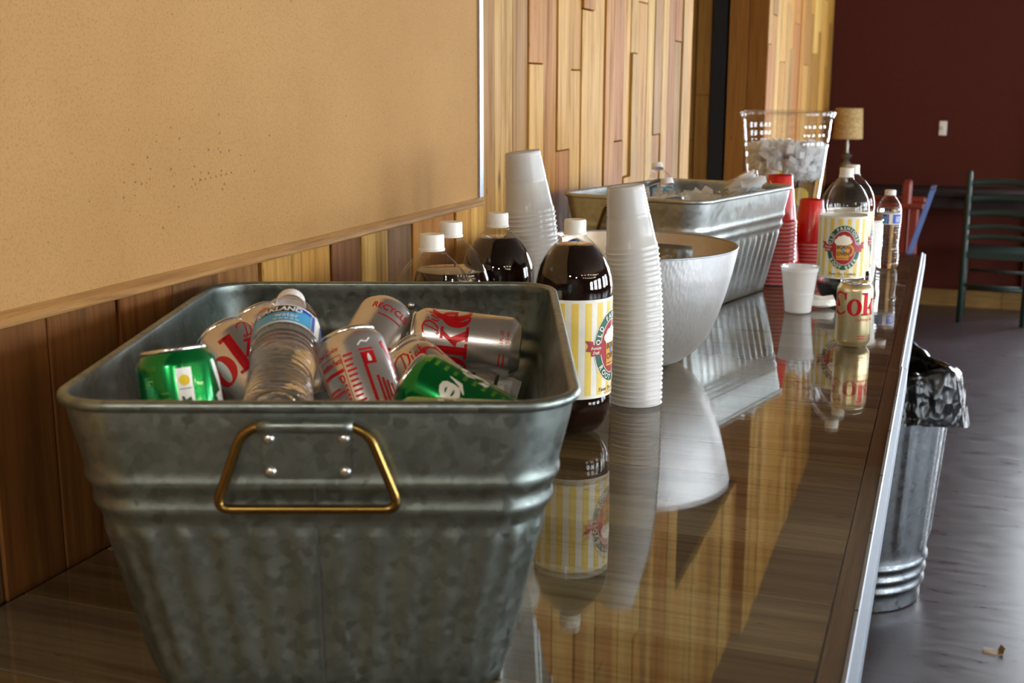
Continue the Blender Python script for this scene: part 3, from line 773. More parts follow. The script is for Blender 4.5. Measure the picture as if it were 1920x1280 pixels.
def cup_stack(x, y, n, pitch, lean, lab, grp, top_lab):
    off = Vector((0, 0, 0))
    for k in range(n):
        f = k/(n-1); ang = lean[0]*max(0, (f-lean[2])/(1-lean[2]))
        az = lean[1]; ax = Vector((-math.sin(az), math.cos(az), 0))
        d = Matrix.Rotation(ang, 3, ax) @ Vector((0, 0, 1))
        if k: off += d*pitch*(1+.18*math.sin(k*2.7))
        o = link('plastic_cup', cupme)
        R = Matrix.Rotation(ang, 4, ax) @ Matrix.Rotation(PI, 4, 'X') @ Matrix.Rotation(k*.7, 4, 'Z')
        mm = R.copy(); mm.translation = Vector((x, y, T+.0005))+off+d*CUPH; o.matrix_world = mm
        tag(o, top_lab if k == n-1 else lab, 'cup', grp)
cup_stack(-.431, 1.762, 32, .0076, (.125, 3.49, .3), 'milky plastic cup nested in the stack between the root beer bottle and the bowl', 'upturned cups stacked beside the bowl', 'topmost upturned milky cup of the stack in front of the bowl')
cup_stack(-.607, 1.802, 38, .0076, (.125, 3.49, .3), 'milky plastic cup nested in the tall leaning stack near the wall', 'upturned cups in the leaning stack', 'topmost milky cup of the tall leaning stack near the wall')
cup('plastic_cup', (-.283, 2.613, T+.0005), 'single milky plastic cup standing upright beside the gold can')
# red cups
RH = .12
rp = [(0, .004), (.028, .004), (.029, 0), (.0302, .002), (.033, .03), (.0345, .034), (.038, .07), (.0395, .074), (.0425, .104), (.0432, .1085)]
rp2 = [(.0447, .1095), (.0462, .113), (.0458, .1175), (.044, .12), (.0425, .1185)]
vs, fs = lathe(rp+rp2, 36)
rme = bpy.data.meshes.new('red_cup'); rme.from_pydata(vs, [], fs); rme.materials.append(M['red']); rme.materials.append(M['redrim'])
nr = 36*(len(rp)+1); rme.polygons.foreach_set('material_index', [0 if i < nr else 1 for i in range(len(fs))]); rme.polygons.foreach_set('use_smooth', [True]*len(fs))
def red_stack(x, y, n, pitch, lab, top, grp):
    for k in range(n):
        o = link('red_cup', rme); o.location = (x+random.uniform(-.0005, .0005), y, T+.0005+k*pitch+RH); o.rotation_euler = (PI, 0, k*.9)
        tag(o, top if k == n-1 else lab, 'cup', grp)
red_stack(-.382, 2.985, 16, .0098, 'red party cup nested in the stack against the farther tub', 'topmost upturned red cup showing above the farther tub', 'red cups stacked against the tub')
red_stack(-.328, 3.225, 8, .0098, 'red party cup nested in the stack behind the empty root beer bottle', 'topmost red cup of the stack behind the empty root beer bottle', 'red cups stacked behind the bottle')
red_stack(-.388, 3.16, 3, .0098, 'red party cup low in the short stack between the two taller red stacks', 'topmost red cup of the short stack between the two taller red stacks', 'short stack of red cups')

# ------------------------------------------------------------------ two-litre root beer bottles
BP = [(0, .008), (.012, .006), (.022, .0005), (.03, 0), (.04, .006), (.049, .02), (.0535, .036), (.0545, .05), (.0538, .054), (.0538, .199), (.0545, .203), (.0542, .212), (.0525, .224), (.0485, .237),
      (.0425, .249), (.035, .2595), (.027, .268), (.0195, .2745), (.0155, .279), (.0142, .283), (.0140, .286)]
def rad(P, z):
    for (r0, z0), (r1, z1) in zip(P[3:], P[4:]):
        if z0 <= z <= z1: return r0+(r1-r0)*(z-z0)/max(1e-6, z1-z0)
    return P[-1][0]
def petal(a, z): return -.007*max(0, 1-z/.034)*(.5-.5*math.cos(5*a)) if z < .034 else 0
def bottle_cap(parent, r, z0, h, mat='cap', ribs=48):
    vs, fs = lathe([(r*1.05, z0), (r*1.06, z0+.0025), (r, z0+.003), (r, z0+h-.0025), (r*.93, z0+h), (0, z0+h)], ribs*2, wob=lambda a, z: (-.00035*(.5-.5*math.cos(ribs*a)) if z0+.0028 < z < z0+h-.001 else 0))
    return soft(mesh('cap', vs, fs, mat, parent), 50)
_shell = {}
def root_beer(loc, level, spin, label, dent=False, milky=False):
    """spin turns the emblem round; the label prints are wrapped on the band"""
    t = thing('soda_bottle', label, 'bottle', (loc[0], loc[1], T+.0005), 'root beer bottles', (0, 0, spin))
    if 'pet' not in _shell:
        o = soft(mesh('shell', *lathe(BP, 60, wob=petal), 'pet', t), 60); _shell['pet'] = o.data
        o2 = mesh('neck_ring', *lathe([(.0142, .2755), (.0172, .2765), (.0172, .2785), (.0142, .2795)], 32), 'pet', t, True); _shell['ring'] = o2.data
    else:
        link('shell', _shell['pet'], t); link('neck_ring', _shell['ring'], t)
    lp = [(max(0, r-.0011), max(z, .0012) if r else .0095) for r, z in BP if z < level]; rl = rad(BP, level)-.0011
    lp += [(rl, level-.0003), (rl*.97, level), (0, level)]
    soft(mesh('root_beer', *lathe(lp, 60, wob=petal), 'cola', t), 50)
    bottle_cap(t, .0155, .2805, .0205)
    R = .0541; z0, z1 = .0575, .1965
    n = 72; vs, fs = [], []
    for k in range(n+1):
        a = 2*PI*k/n; vs += [(R*math.cos(a), R*math.sin(a), z0), (R*math.cos(a), R*math.sin(a), z1)]
        if k: fs.append((2*k-2, 2*k, 2*k+1, 2*k-1))
    lb = mesh('label', vs, fs, 'label', t, True)
    P = Print(); per = 2*PI*R; w = per/18
    for k in range(18): P.rect((k+.25)*w, .0045, (k+.75)*w, z1-z0-.0045)
    P.wrap('stripes', 'yellow', lb, R, z0, .0002)
    zc = .1275; mm = .001
    P = Print(); P.ell(0, 0, 38.5*mm, 51*mm, 56); P.wrap('emblem_ring', 'green', lb, R, zc, .0004)
    P = Print(); P.ring(0, 0, 38.6*mm, 51.1*mm, 37.6*mm, 50*mm, n=56); P.ring(0, 0, 27.5*mm, 38.5*mm, 26.5*mm, 37.4*mm, n=48)
    P.wrap('emblem_outline', 'cream', lb, R, zc, .0006)
    P = Print(); P.ell(0, 0, 26.6*mm, 37.5*mm, 48); P.wrap('emblem_field', 'crimson', lb, R, zc, .0006)
    P = Print()
    P.poly([(-43*mm, -10*mm), (0, -7*mm), (43*mm, -10*mm), (43*mm, -3.5*mm), (51*mm, -2*mm), (47*mm, 5*mm), (52*mm, 13*mm), (40*mm, 11*mm), (40*mm, 6.5*mm), (0, 9*mm),
            (-40*mm, 6.5*mm), (-40*mm, 11*mm), (-52*mm, 13*mm), (-47*mm, 5*mm), (-51*mm, -2*mm), (-43*mm, -3.5*mm)])
    P.wrap('ribbon', 'crimson', lb, R, zc, .0008)
    P = Print(); P.poly([(-15*mm, -27*mm), (11*mm, -27*mm), (14*mm, 12*mm), (-17*mm, 12*mm)]); P.ring(13*mm, -6*mm, 9.5*mm, 13*mm, 6*mm, 9*mm, -95, 95, 20)
    P.wrap('mug', 'amber', lb, R, zc, .0010)
    P = Print()
    for x, y, r in ((-15, 14, 6), (-9, 19, 7), (-1, 21, 8), (7, 19, 7), (12, 14, 5.5), (-4, 13, 8), (4, 12, 7), (-13, 8, 4)): P.ell(x*mm, y*mm, r*mm, r*mm, 16)
    P.wrap('foam', 'cream', lb, R, zc, .0012)
    P = Print(); P.text('BOKN', .0115, -1.5*mm, 2*mm, bold=.03, xs=.85); P.text('OVEN', .0115, -1.5*mm, -13*mm, bold=.03, xs=.85); P.rect(-13*mm, -24*mm, 9*mm, -22.5*mm)
    P.wrap('mug_lettering', 'brownp', lb, R, zc, .0014)
    P = Print(); P.ell(-1.5*mm, -5*mm, 4*mm, 4*mm, 16); P.wrap('mug_dot', 'sky', lb, R, zc, .0016)
    P = Print()
    P.arc_text('OLD FASHIONED', .0105, 0, 0, 33*mm, 44.5*mm, 168, 12); P.arc_text('ROOT BEER', .0105, 0, 0, 33*mm, 44.5*mm, 218, 322, True)
    P.text('Premium', .0062, -35*mm, 1.5*mm, shear=.3, xs=.75); P.text('Draft', .0062, -35*mm, -5*mm, shear=.3, xs=.8)
    P.wrap('lettering', 'cream', lb, R, zc, .0012)
    P = Print(); P.text('Taste The Tradition', .0075, 0, -58.5*mm, shear=.25, bold=.01); P.wrap('slogan', 'blackp', lb, R, zc, .0006)
    P = Print()
    for k in range(7): P.rect((-18+k*5.4)*mm, -66.2*mm, (-14.4+k*5.4)*mm, -63.6*mm)
    P.wrap('small_print', 'amber', lb, R, zc, .0006)
    return t
def face(loc, deg):                       # heading towards the camera plus a turn to the right
    return math.atan2(-loc[1], -loc[0])+math.radians(deg)
for loc, lev, deg, lab in (((-.478, 1.58), .267, 72, 'full root beer bottle standing just behind the nearest tub\'s right corner'),
                           ((-.597, 1.359), .222, 30, 'root beer bottle nearest the cork board\'s rail, with the lowest white cap'),
                           ((-.627, 1.492), .236, -60, 'root beer bottle in the middle of the three behind the nearest tub'),
                           ((-.608, 1.622), .266, 150, 'full root beer bottle in front of the leaning cup stack'),
                           ((-.211, 2.79), .043, 4, 'nearly empty root beer bottle with its full emblem showing, behind the gold can'),
                           ((-.206, 2.903), .06, 100, 'root beer bottle half hidden behind the nearly empty one')):
    root_beer(loc, lev, face(loc, deg), lab)

# ------------------------------------------------------------------ water bottles
WP = [(0, .006), (.012, .004), (.02, .0005), (.026, .0005), (.0305, .006), (.0318, .013)]
z = .016; k = 0
while z < .118: WP += [(.0318-.0016*(k % 2)-.0022*math.exp(-((z-.07)/.02)**2), z)]; z += .0034; k += 1
WP += [(.0315, .1195), (.0315, .1505), (.032, .153), (.0312, .16), (.0275, .172), (.021, .183), (.0155, .190), (.0128, .1945), (.0124, .199)]
def water_bottle(mat, label, level=.17, group='water bottles', cap='capclear', empty=False, prints=True):
    t = thing('water_bottle', label, 'bottle', group=group, mat=mat)
    soft(mesh('shell', *lathe(WP, 40, wob=lambda a, z: .0007*math.cos(6*a+z*150) if .014 < z < .118 else 0), 'petrib', t), 45)
    if not empty:
        lp = [(max(0, r-.0012), max(z, .0016) if r else .0075) for r, z in WP if z < level]; rl = rad(WP, level)-.0012
        soft(mesh('water', *lathe(lp+[(rl, level), (0, level)], 40), 'water', t), 50)
    bottle_cap(t, .0142, .196, .0135, cap, 30)
    R = .0321; z0, z1 = .1205, .150
    n = 48; vs, fs = [], []
    for k in range(n+1):
        a = 2*PI*k/n; vs += [(R*math.cos(a), R*math.sin(a), z0), (R*math.cos(a), R*math.sin(a), z1)]
        if k: fs.append((2*k-2, 2*k, 2*k+1, 2*k-1))
    lb = mesh('label', vs, fs, 'label', t, True)
    mm = .001
    P = Print(); P.rect(-58*mm, 2*mm, 17*mm, 26*mm); P.wrap('label_blue', 'sky', lb, R, z0, .0003)
    P = Print(); P.rect(18*mm, 2*mm, 22*mm, 27*mm); P.rect(32*mm, 2*mm, 62*mm, 27*mm); P.rect(-58*mm, 22*mm, 17*mm, 27*mm); P.rect(-80*mm, 2*mm, -58*mm, 27*mm); P.wrap('label_dark_blue', 'blue', lb, R, z0, .0004)
    P = Print(); P.rect(-34*mm, 17*mm, 1*mm, 27.5*mm); P.wrap('brand_panel', 'blackp', lb, R, z0, .0006)
    P = Print(); P.text('KIRKLAND', .0095, -16.5*mm, 22.2*mm, bold=.03, shear=.15); P.text('water', .0095, -8*mm, 12*mm, bold=0)
    for k in range(4): P.rect(40*mm, (7+4*k)*mm, 55*mm, (8.2+4*k)*mm)
    for k in range(5): P.rect((-20+k*5)*mm, 4.6*mm, (-16.4+k*5)*mm, 5.8*mm)
    P.wrap('lettering', 'can_white', lb, R, z0, .0008)
    return t
toC = lambda p, dx=0, dz=0: (CAM-Vector(p))+Vector((dx, 0, dz))

# ------------------------------------------------------------------ drink cans
CP = [(.0262, .0012), (.0285, .0045), (.0322, .0095), (.033, .0125), (.033, .1065), (.0322, .1105), (.0288, .1165), (.0272, .1185)]
_can = {}
def can_body(t, paint):
    if 'shared' not in _can:
        o = soft(mesh('base', *lathe([(0, .0075), (.014, .0065), (.0205, .003), (.0228, .0004), (.0245, 0), (.0262, .0012)], 48), 'can_end', t), 60); _can['shared'] = o.data
        o2 = soft(mesh('lid', *lathe([(.0272, .1185), (.0277, .1195), (.0277, .1212), (.0269, .122), (.026, .1212), (.0247, .1165), (.0235, .1165), (.0225, .1178), (0, .1178)], 48), 'can_end', t), 50); _can['lid'] = o2.data
        pth = fillet([(-.004, -.0075, .119), (.009, -.0075, .1192), (.009, .0075, .1192), (-.004, .0075, .119)], .006, 4)
        o3 = mesh('tab', *join([tube(pth, .0014, 8, True), tf(lathe([(.004, 0), (.004, .0012), (0, .0016)], 14), Matrix.Translation((-.004, 0, .1178)))]), 'can_end', o2, True); _can['tab'] = o3.data
    else:
        link('base', _can['shared'], t); l = link('lid', _can['lid'], t); link('tab', _can['tab'], l)
    if paint not in _can: _can[paint] = soft(mesh('body', *lathe(CP, 64), paint, t), 60).data; return t.children[-1]
    return link('body', _can[paint], t)
def can_r(z): return rad([(0, 0)]*3+CP, z) if z > .0012 else .0262
def drink_can(mat, kind, label, paint, group='cans in the nearest tub'):
    t = thing('drink_can', label, 'can', group=group, mat=mat); can_body(t, paint); b = [c for c in t.children if c.name.startswith('body')][0]
    R = .033; mm = .001; W = lambda P, nm, mt, off=.0002: P.wrap(nm, mt, b, R, 0, off, rfun=can_r)
    if kind in ('diet', 'gold'):
        for rep in (0, 103.5*mm):
            P = Print(); P.coke(rep, .058 if kind == 'diet' else .062, .042)
            W(P, 'lettering', 'can_red')
            if kind == 'diet':
                P = Print(); P.diet(rep+10*mm, .0915, .0165); W(P, 'script', 'can_red')
            else:
                P = Print(); P.text('CAFFEINE FREE', .0062, rep-6*mm, .0535, bold=.01); W(P, 'small_lettering', 'can_red')
        P = Print(); P.text('12 FL OZ', .005, 12*mm, .022, xs=.9); P.text('(355 mL)', .005, 12*mm, .0155, xs=.9)
        for k in range(2): P.rect(-22*mm, (.022-.005*k), -6*mm, (.0235-.005*k))
        W(P, 'fine_print', 'can_red')
    if kind == 'facts':
        P = Print()
        P.text('Diet Coke', .0065, -18*mm, .1035, bold=.01, shear=.3)
        P.rect(-32*mm, .0965, -4*mm, .0971); P.rect(-32*mm, .028, -4*mm, .0286); P.rect(-32*mm, .028, -31.4*mm, .097); P.rect(-4.6*mm, .028, -4*mm, .097)
        P.text('Nutrition Facts', .0075, -18*mm, .0915, bold=.03, xs=.62); P.rect(-31*mm, .080, -5*mm, .0835); P.text('0', .011, -9*mm, .0745, bold=.03)
        for k in range(9):
            P.rect(-31*mm, .0665-.0045*k, (-31+[16, 21, 12, 18, 22, 14, 19, 11, 17][k])*mm, .0685-.0045*k); P.rect(-31*mm, .0655-.0045*k, -5*mm, .06585-.0045*k)
            P.rect(-9*mm, .0665-.0045*k, -6*mm, .0685-.0045*k)
        for k in range(14):
            P.rect((-2+.0)*mm, .093-.005*k, (7-(k % 3)*.8)*mm, .0952-.005*k)
        for k in range(4): P.rect((22+4.2*k)*mm, .040, (24.4+4.2*k)*mm, (.068-.003*k))
        P.rect(14*mm, .026, 17*mm, .09); P.rect(30*mm, .022, 44*mm, .0238)
        P.text('RECYCLE ME', .0085, 47*mm, .055, bold=.02, rot=PI/2)
        W(P, 'nutrition_panel', 'can_red')
        P = Print(); P.rect(13.5*mm, .094, 27*mm, .112); P.rect(14*mm, .080, 27*mm, .0925); W(P, 'red_panel', 'can_red')
        P = Print(); P.poly([(19*mm, .0825), (22.5*mm, .0825), (22.5*mm, .0865), (21.3*mm, .090), (20.2*mm, .090), (19*mm, .0865)]); P.stroke([(14*mm, .1), (18*mm, .1035), (23*mm, .102), (27*mm, .105)], .0012); W(P, 'bottle_mark', 'can_white', .0005)
        P = Print(); P.stroke([(38*mm, .112), (40*mm, .1), (46*mm, .085), (53*mm, .068)], [.004, .005, .004, .002]); W(P, 'curve', 'can_red')
    if kind == 'recycle':
        P = Print(); P.text('RECYCLE', .011, 0, .022, bold=.02, rot=PI); P.rect(-18*mm, .0325, 12*mm, .034)
        P.coke(-60*mm, .062, .043); W(P, 'lettering', 'can_red')
    if kind == 'orange':
        P = Print(); P.ring(0, .095, .02, .02, .0155, .0155, n=30); P.rect(-40*mm, .06, 40*mm, .075); W(P, 'ring_print', 'can_orange')
        P = Print(); P.stroke([(-8*mm, .088), (-2*mm, .1), (3*mm, .09), (9*mm, .102)], .0025); W(P, 'script', 'can_red', .0004)
    if kind == 'sprite_side':
        P = Print(); P.rect(-6.5*mm, .066, 6.5*mm, .1045); W(P, 'white_panel', 'can_white')
        P = Print(); P.ell(0, .0945, 4.4*mm, 4.4*mm, 20); W(P, 'lemon_dot', 'can_yellow', .0005)
        P = Print(); P.poly([(-4*mm, .0815), (-2*mm, .0815), (-1*mm, .0785), (3.5*mm, .0805), (4*mm, .077), (1.2*mm, .0745), (2*mm, .0725), (-2.5*mm, .074), (-4.2*mm, .071), (-3.2*mm, .076)]); P.rect(-5*mm, .0872, 5*mm, .0878); P.rect(-4.5*mm, .0675, 4.5*mm, .0684); W(P, 'green_mark', 'can_darkgreen', .0005)
        P = Print()
        for k in range(3): P.ring(-30*mm, .096-.0145*k, 6*mm, 6*mm, 5.4*mm, 5.4*mm, 45, 405, 4); P.rect(-34*mm, .0935-.0145*k, -29*mm, .0955-.0145*k); P.rect(-32*mm, .0965-.0145*k, -26.5*mm, .098-.0145*k)
        for k in range(8): P.rect(-20*mm, .085-.005*k, (-13+(k % 3))*mm, .0866-.005*k)
        P.text('FREE', .0045, -26*mm, .107, bold=0); W(P, 'small_print', 'can_lime')
        P = Print(); P.stroke([(31*mm, .108), (34*mm, .098), (40*mm, .086), (45*mm, .079), (42*mm, .0725), (36*mm, .0725), (31*mm, .08)], [.004, .007, .009, .009, .008, .009, .006]); P.text('Sprite', .038, 75*mm, .07, bold=.03, shear=.25); W(P, 'wordmark', 'can_white', .0003)
    if kind == 'sprite_front':
        P = Print()
        for rep in (0, 103.5*mm): P.text('Sprite', .038, rep-22*mm, .076, bold=.03, shear=.3, rot=.2); P.stroke([(rep+17*mm, .066), (rep+24*mm, .073), (rep+27*mm, .085)], [.001, .004, .001])
        W(P, 'wordmark', 'can_white', .0003)
        P = Print()
        for k in range(9): P.rect(30*mm, .1-.0095*k, (39-(k % 3)*1.5)*mm, .1035-.0095*k)
        P.rect(42*mm, .02, 44*mm, .1); P.rect(30*mm, .108, 46*mm, .1125); W(P, 'small_print', 'can_lime', .0003)
    return t
def place_can(top, bot, turn=0.0):
    """a can from its lid centre and base centre (counter heights), its print turned from the viewer's side"""
    tp = Vector((top[0], top[1], top[2]+T)); bt = Vector((bot[0], bot[1], bot[2]+T)); d = (tp-bt).normalized()
    f = Matrix.Rotation(math.radians(turn), 3, d) @ toC((tp+bt)/2)
    return axis_mat(tp-d*.122, tp, f)
drink_can(place_can((-.598, .822, .267), (-.571, .804, .149), 8), 'sprite_side', 'green can standing tilted in the left front of the nearest tub', 'can_green')
drink_can(place_can((-.669, .996, .239), (-.579, .969, .161), 20), 'diet', 'silver can with red lettering leaning between the green can and water bottle', 'can_silver')
drink_can(place_can((-.693, 1.096, .237), (-.609, 1.065, .154), 0), 'diet', 'silver can half hidden behind the water bottle near the tub\'s left wall', 'can_silver')
drink_can(place_can((-.518, .978, .252), (-.459, .938, .153), -12), 'facts', 'silver can showing its red nutrition panel right of the water bottle', 'can_silver')
drink_can(place_can((-.583, 1.091, .167), (-.575, 1.192, .234), 0), 'recycle', 'upended silver can with its bare base up against the back of the tub', 'can_silver')
drink_can(place_can((-.547, 1.186, .210), (-.432, 1.225, .197), -6), 'diet', 'silver can lying flat along the back right of the nearest tub', 'can_silver')
drink_can(place_can((-.531, 1.116, .205), (-.430, 1.104, .138), 0), 'orange', 'orange banded can mostly buried behind the leaning silver cans', 'can_silver')
drink_can(place_can((-.495, 1.053, .214), (-.393, 1.014, .160), -28), 'diet', 'silver can tucked behind the lying green can', 'can_silver')
drink_can(place_can((-.440, .945, .225), (-.330, .951, .173), -8), 'sprite_front', 'dark green can lying on its side in the right front of the tub', 'can_green')
drink_can(place_can((-.414, .857, .201), (-.299, .898, .196), 62), 'sprite_front', 'light green can just showing over the front rim of the nearest tub', 'can_lime')
g = Vector((-.146, 2.308, .0005))
drink_can(axis_mat((g.x, g.y, T+g.z), (g.x, g.y, T+.122), Matrix.Rotation(math.radians(52), 3, 'Z') @ toC((g.x, g.y, T+.06))), 'gold', 'gold can with red lettering standing near the counter edge', 'can_gold', 'standing can')

bt, tp = Vector((-.524, .855, .195+T)), Vector((-.605, 1.027, .271+T))
water_bottle(axis_mat(bt, tp, Matrix.Rotation(math.radians(10), 3, tp-bt) @ toC(bt)), 'water bottle with blue label leaning back among the cans', .15)
water_bottle(axis_mat((-.137, 3.34, T+.0005), (-.137, 3.34, T+.2), Matrix.Rotation(math.radians(-38), 3, 'Z') @ toC((-.137, 3.34, T))), 'full water bottle standing alone near the far end of the counter', .162, cap='cap')
b = Vector((-.545, 2.63, T+.077)); d = Vector((-.05, .05, .19)).normalized()
water_bottle(axis_mat(b, b+d, Matrix.Rotation(1.2, 3, d) @ toC(b)), 'water bottle with frosted cap poking from the farther tub\'s ice', .16)
b = Vector((-.625, 2.86, T+.10)); d = Vector((-.055, .075, .2)).normalized()
water_bottle(axis_mat(b, b+d, Matrix.Rotation(1.0, 3, d) @ toC(b)), 'water bottle leaning at the back left of the farther tub', .16)
b = Vector((-.50, 1.95, T+.135)); d = Vector((-.16, .1, .07)).normalized()
water_bottle(axis_mat(b, b+d, Matrix.Rotation(.4, 3, d) @ toC(b)), 'water bottle lying in the hammered bowl on the side nearest the wall', .15)
b = Vector((-.43, 2.03, T+.168)); d = Vector((-.11, .03, -.05)).normalized()
water_bottle(axis_mat(b, b+d*.2, Matrix.Rotation(.4, 3, d) @ toC(b)), 'water bottle lying base up in the hammered bowl', .15)

# ------------------------------------------------------------------ clear cup of ice lying in the far tub
mth, bse = Vector((-.398, 2.80, T+.262)), Vector((-.475, 2.765, T+.222))
t = thing('ice_cup', 'clear plastic cup of ice lying tilted at the right of the farther tub', 'cup', mat=axis_mat(bse, mth, toC(bse)))
soft(mesh('cup_wall', *lathe([(0, 0), (.031, 0), (.033, .003), (.0445, .098), (.046, .1), (.0455, .1015), (.044, .1005)], 40), 'clear', t), 50)
rng = random.Random(5); parts = []
for k in range(46):
    a, r = rng.uniform(0, 6.28), .029*math.sqrt(rng.random()); v, f = chunk(rng, .0085); parts.append(([p+Vector((r*math.cos(a), r*math.sin(a), rng.uniform(.012, .09))) for p in v], f))
o = mesh('ice', *join(parts), 'ice', t); o['kind'] = 'stuff'

# ------------------------------------------------------------------ drink dispenser
dx, dy = -.432, 3.475
t = thing('drink_dispenser', 'big clear drink dispenser of ice water behind the red cups', 'dispenser', (dx, dy, T+.0005))
dr = lambda z: .083+.041*(z/.40)
P = [(0, .004), (.074, .004), (.079, 0), (.083, .004)]
z = .012
while z < .385: P.append((dr(z)+(.0012 if int(z/.0115) % 2 and z > .3 else 0), z)); z += .0058
P += [(.1245, .388), (.129, .392), (.131, .40), (.1295, .408), (.1265, .4105), (.1235, .408), (.121, .395)]
soft(mesh('vessel', *lathe(P, 64), 'clear', t), 50)
mesh('rim', *tube([(.1285*math.cos(2*PI*k/64), .1285*math.sin(2*PI*k/64), .405) for k in range(64)], .0045, 8, True), 'clear', t, True)
soft(mesh('water', *lathe([(0, .008), (.078, .008)]+[(dr(z)-.003, z) for z in (.02, .1, .18, .225)]+[(0, .226)], 56), 'water', t), 40)
rng = random.Random(9); parts = []
for k in range(420):
    a, zz = rng.uniform(0, 6.28), rng.uniform(.232, .318); r = (dr(zz)-.014)*math.sqrt(rng.random()); v, f = chunk(rng, .0105); parts.append(([p+Vector((r*math.cos(a), r*math.sin(a), zz)) for p in v], f))
o = mesh('ice', *join(parts), 'ice', t); o['kind'] = 'stuff'
for px, py, pz, rx, ry in ((-.015, -.075, .252, 1.2, .3), (.045, -.055, .178, 1.3, -.4), (-.02, .03, .13, .4, .6)):
    s = mesh('lemon_slice', *lathe([(0, .003), (.024, .003), (.0255, 0), (.024, -.003), (0, -.003)], 24), 'lemon', t, True); s.location = (px, py, pz); s.rotation_euler = (rx, ry, .3)
sp = math.atan2(-dy, -dx)+.5
mesh('spigot', *tf(join([tube([(.08, 0, .035), (.118, 0, .035)], .009, 12), tube([(.112, 0, .042), (.112, 0, .008)], .007, 12), tube([(.1, 0, .045), (.1, 0, .06)], .004, 8)]), Matrix.Rotation(sp, 4, 'Z')), 'white', t, True)

# ------------------------------------------------------------------ paper tub, napkin, puddles
t = thing('paper_bucket', 'white paper bucket with tan inside behind the root beer bottles', 'bucket', (-.205, 3.10, T+.0005))
soft(mesh('bucket_wall', *lathe([(0, .003), (.050, .003), (.051, 0), (.0635, .151), (.0655, .152), (.067, .154), (.0655, .156), (.0635, .1555)], 44), 'white', t), 40)
mesh('inside', *lathe([(0, .006), (.0505, .006), (.0632, .1545)], 44), 'kraft', t, True)
def sheetmesh(nx, ny, fn):
    vs = [fn(i/nx, j/ny) for j in range(ny+1) for i in range(nx+1)]
    fs = [(j*(nx+1)+i, j*(nx+1)+i+1, (j+1)*(nx+1)+i+1, (j+1)*(nx+1)+i) for j in range(ny) for i in range(nx)]
    return vs, fs
rg = random.Random(21); bm = bmesh.new(); bmesh.ops.create_icosphere(bm, subdivisions=2, radius=1)
for q in bm.verts:
    k = 1+rg.uniform(-.22, .2); q.co = Vector((q.co.x*.036*k, q.co.y*.024*k, max(0, (q.co.z*.6+.55)*.023*k)))
o = from_bm('napkin', bm, 'paper'); o.location = (-.238, 2.685, T+.0008); o.rotation_euler = (0, 0, .35)
tag(o, 'crumpled white paper napkin between the single cup and the root beer bottle', 'napkin')
for k, (x, y, rx, ry, lab) in enumerate(((-.088, 3.08, .016, .03, 'small water puddle nearest the far end of the counter'), (-.083, 2.87, .022, .014, 'small water puddle near the counter edge beyond the gold can'), (-.1, 2.84, .01, .02, 'water drop beside the puddle near the counter edge'), (-.165, 2.48, .012, .02, 'water drop just behind the gold can'))):
    rg = random.Random(k)
    ph = rg.uniform(0, 6)
    vs, fs = lathe([(0, .0022), (.5, .0019), (.85, .0011), (1, 0)], 20, wob=lambda a, z: .18*math.sin(3*a+ph)+.08*math.sin(5*a))
    o = mesh('water_puddle', [(x0*rx, y0*ry, z0) for x0, y0, z0 in vs], fs, 'puddle', None, True); o.location = (x, y, T+.0004); tag(o, lab, 'puddle', 'spilled water')

# ------------------------------------------------------------------ trash can with its bag
t = thing('trash_can', 'ribbed galvanised trash can standing on the floor under the counter edge', 'trash can', (-.186, 3.455, .0005))
H = .665
def cr(z): return .198+.046*z/H
P = [(0, .012), (.19, .012), (.195, 0), (.2, .003), (cr(.03), .03)]
P += [(cr(z)+.0075*math.exp(-((z-.058)/.009)**2)+.0075*math.exp(-((z-.092)/.009)**2)+.008*math.exp(-((z-.128)/.009)**2), z) for z in [.036+.005*k for k in range(22)]]
P += [(cr(z), z) for z in (.16, .175, .2, .3, .4, .5, .58, .6)]+[(cr(.62)+.004, .62), (cr(.63), .63), (cr(.65), .65), (cr(.66)+.006, .66), (cr(.66)+.007, .667), (cr(.66), .669), (cr(.66)-.004, .66), (cr(.5)-.004, .5), (cr(.2)-.004, .2), (0, .016)]
fl = lambda a, z: .0065*max(0, math.cos(14*a))**3*max(0, min(1, (z-.165)/.03))*max(0, min(1, (.6-z)/.02)) if .16 < z < .6 else 0
vs, fs = lathe(P, 168, wob=fl); o = soft(mesh('can_wall', vs, fs, 'galv_can', t), 45)
for s in (0, PI):
    mesh('side_handle', *tf(tube(fillet([(.0, -.07, 0), (.04, -.05, -.01), (.04, .05, -.01), (0, .07, 0)], .02, 5, False), .004, 8), Matrix.Rotation(s+.9, 4, 'Z') @ Matrix.Translation((cr(.55), 0, .55))), 'galv_can', t, True)
bg_ = thing('trash_bag', 'black plastic bag folded over the rim of the trash can', 'trash bag', (-.186, 3.455, .0005+H))
rg = random.Random(11); ph = [rg.uniform(0, 6.28) for _ in range(12)]
vs, fs = [], []; NA = 150
rows = [(.13, -.42), (.2, -.3), (.225, -.1), (.232, -.01), (.236, .018), (.247, .026), (.262, .016), (.27, -.02), (.276, -.06), (.283, -.095), (.287, -.12)]
for j, (r, z) in enumerate(rows):
    f = j/(len(rows)-1)
    for k in range(NA):
        a = 2*PI*k/NA
        fold = sum(math.sin(a*q+ph[i]+f*1.7*math.sin(ph[i]))/(1.2+.22*q) for i, q in enumerate((3, 5, 8, 11, 16, 21, 27, 34)))
        amp = (.003 if j < 4 else .006+.016*max(0, f-.4)/.6)
        lift = .018*math.sin(2*a+ph[8])*(1 if 4 <= j <= 6 else .35)+.022*math.sin(3*a+ph[9])*max(0, f-.5)*2+.011*fold*(1 if j > 3 else 0)
        rr = r+amp*fold*.8
        vs.append((rr*math.cos(a), rr*math.sin(a), z+lift*(0 if j < 3 else 1)))
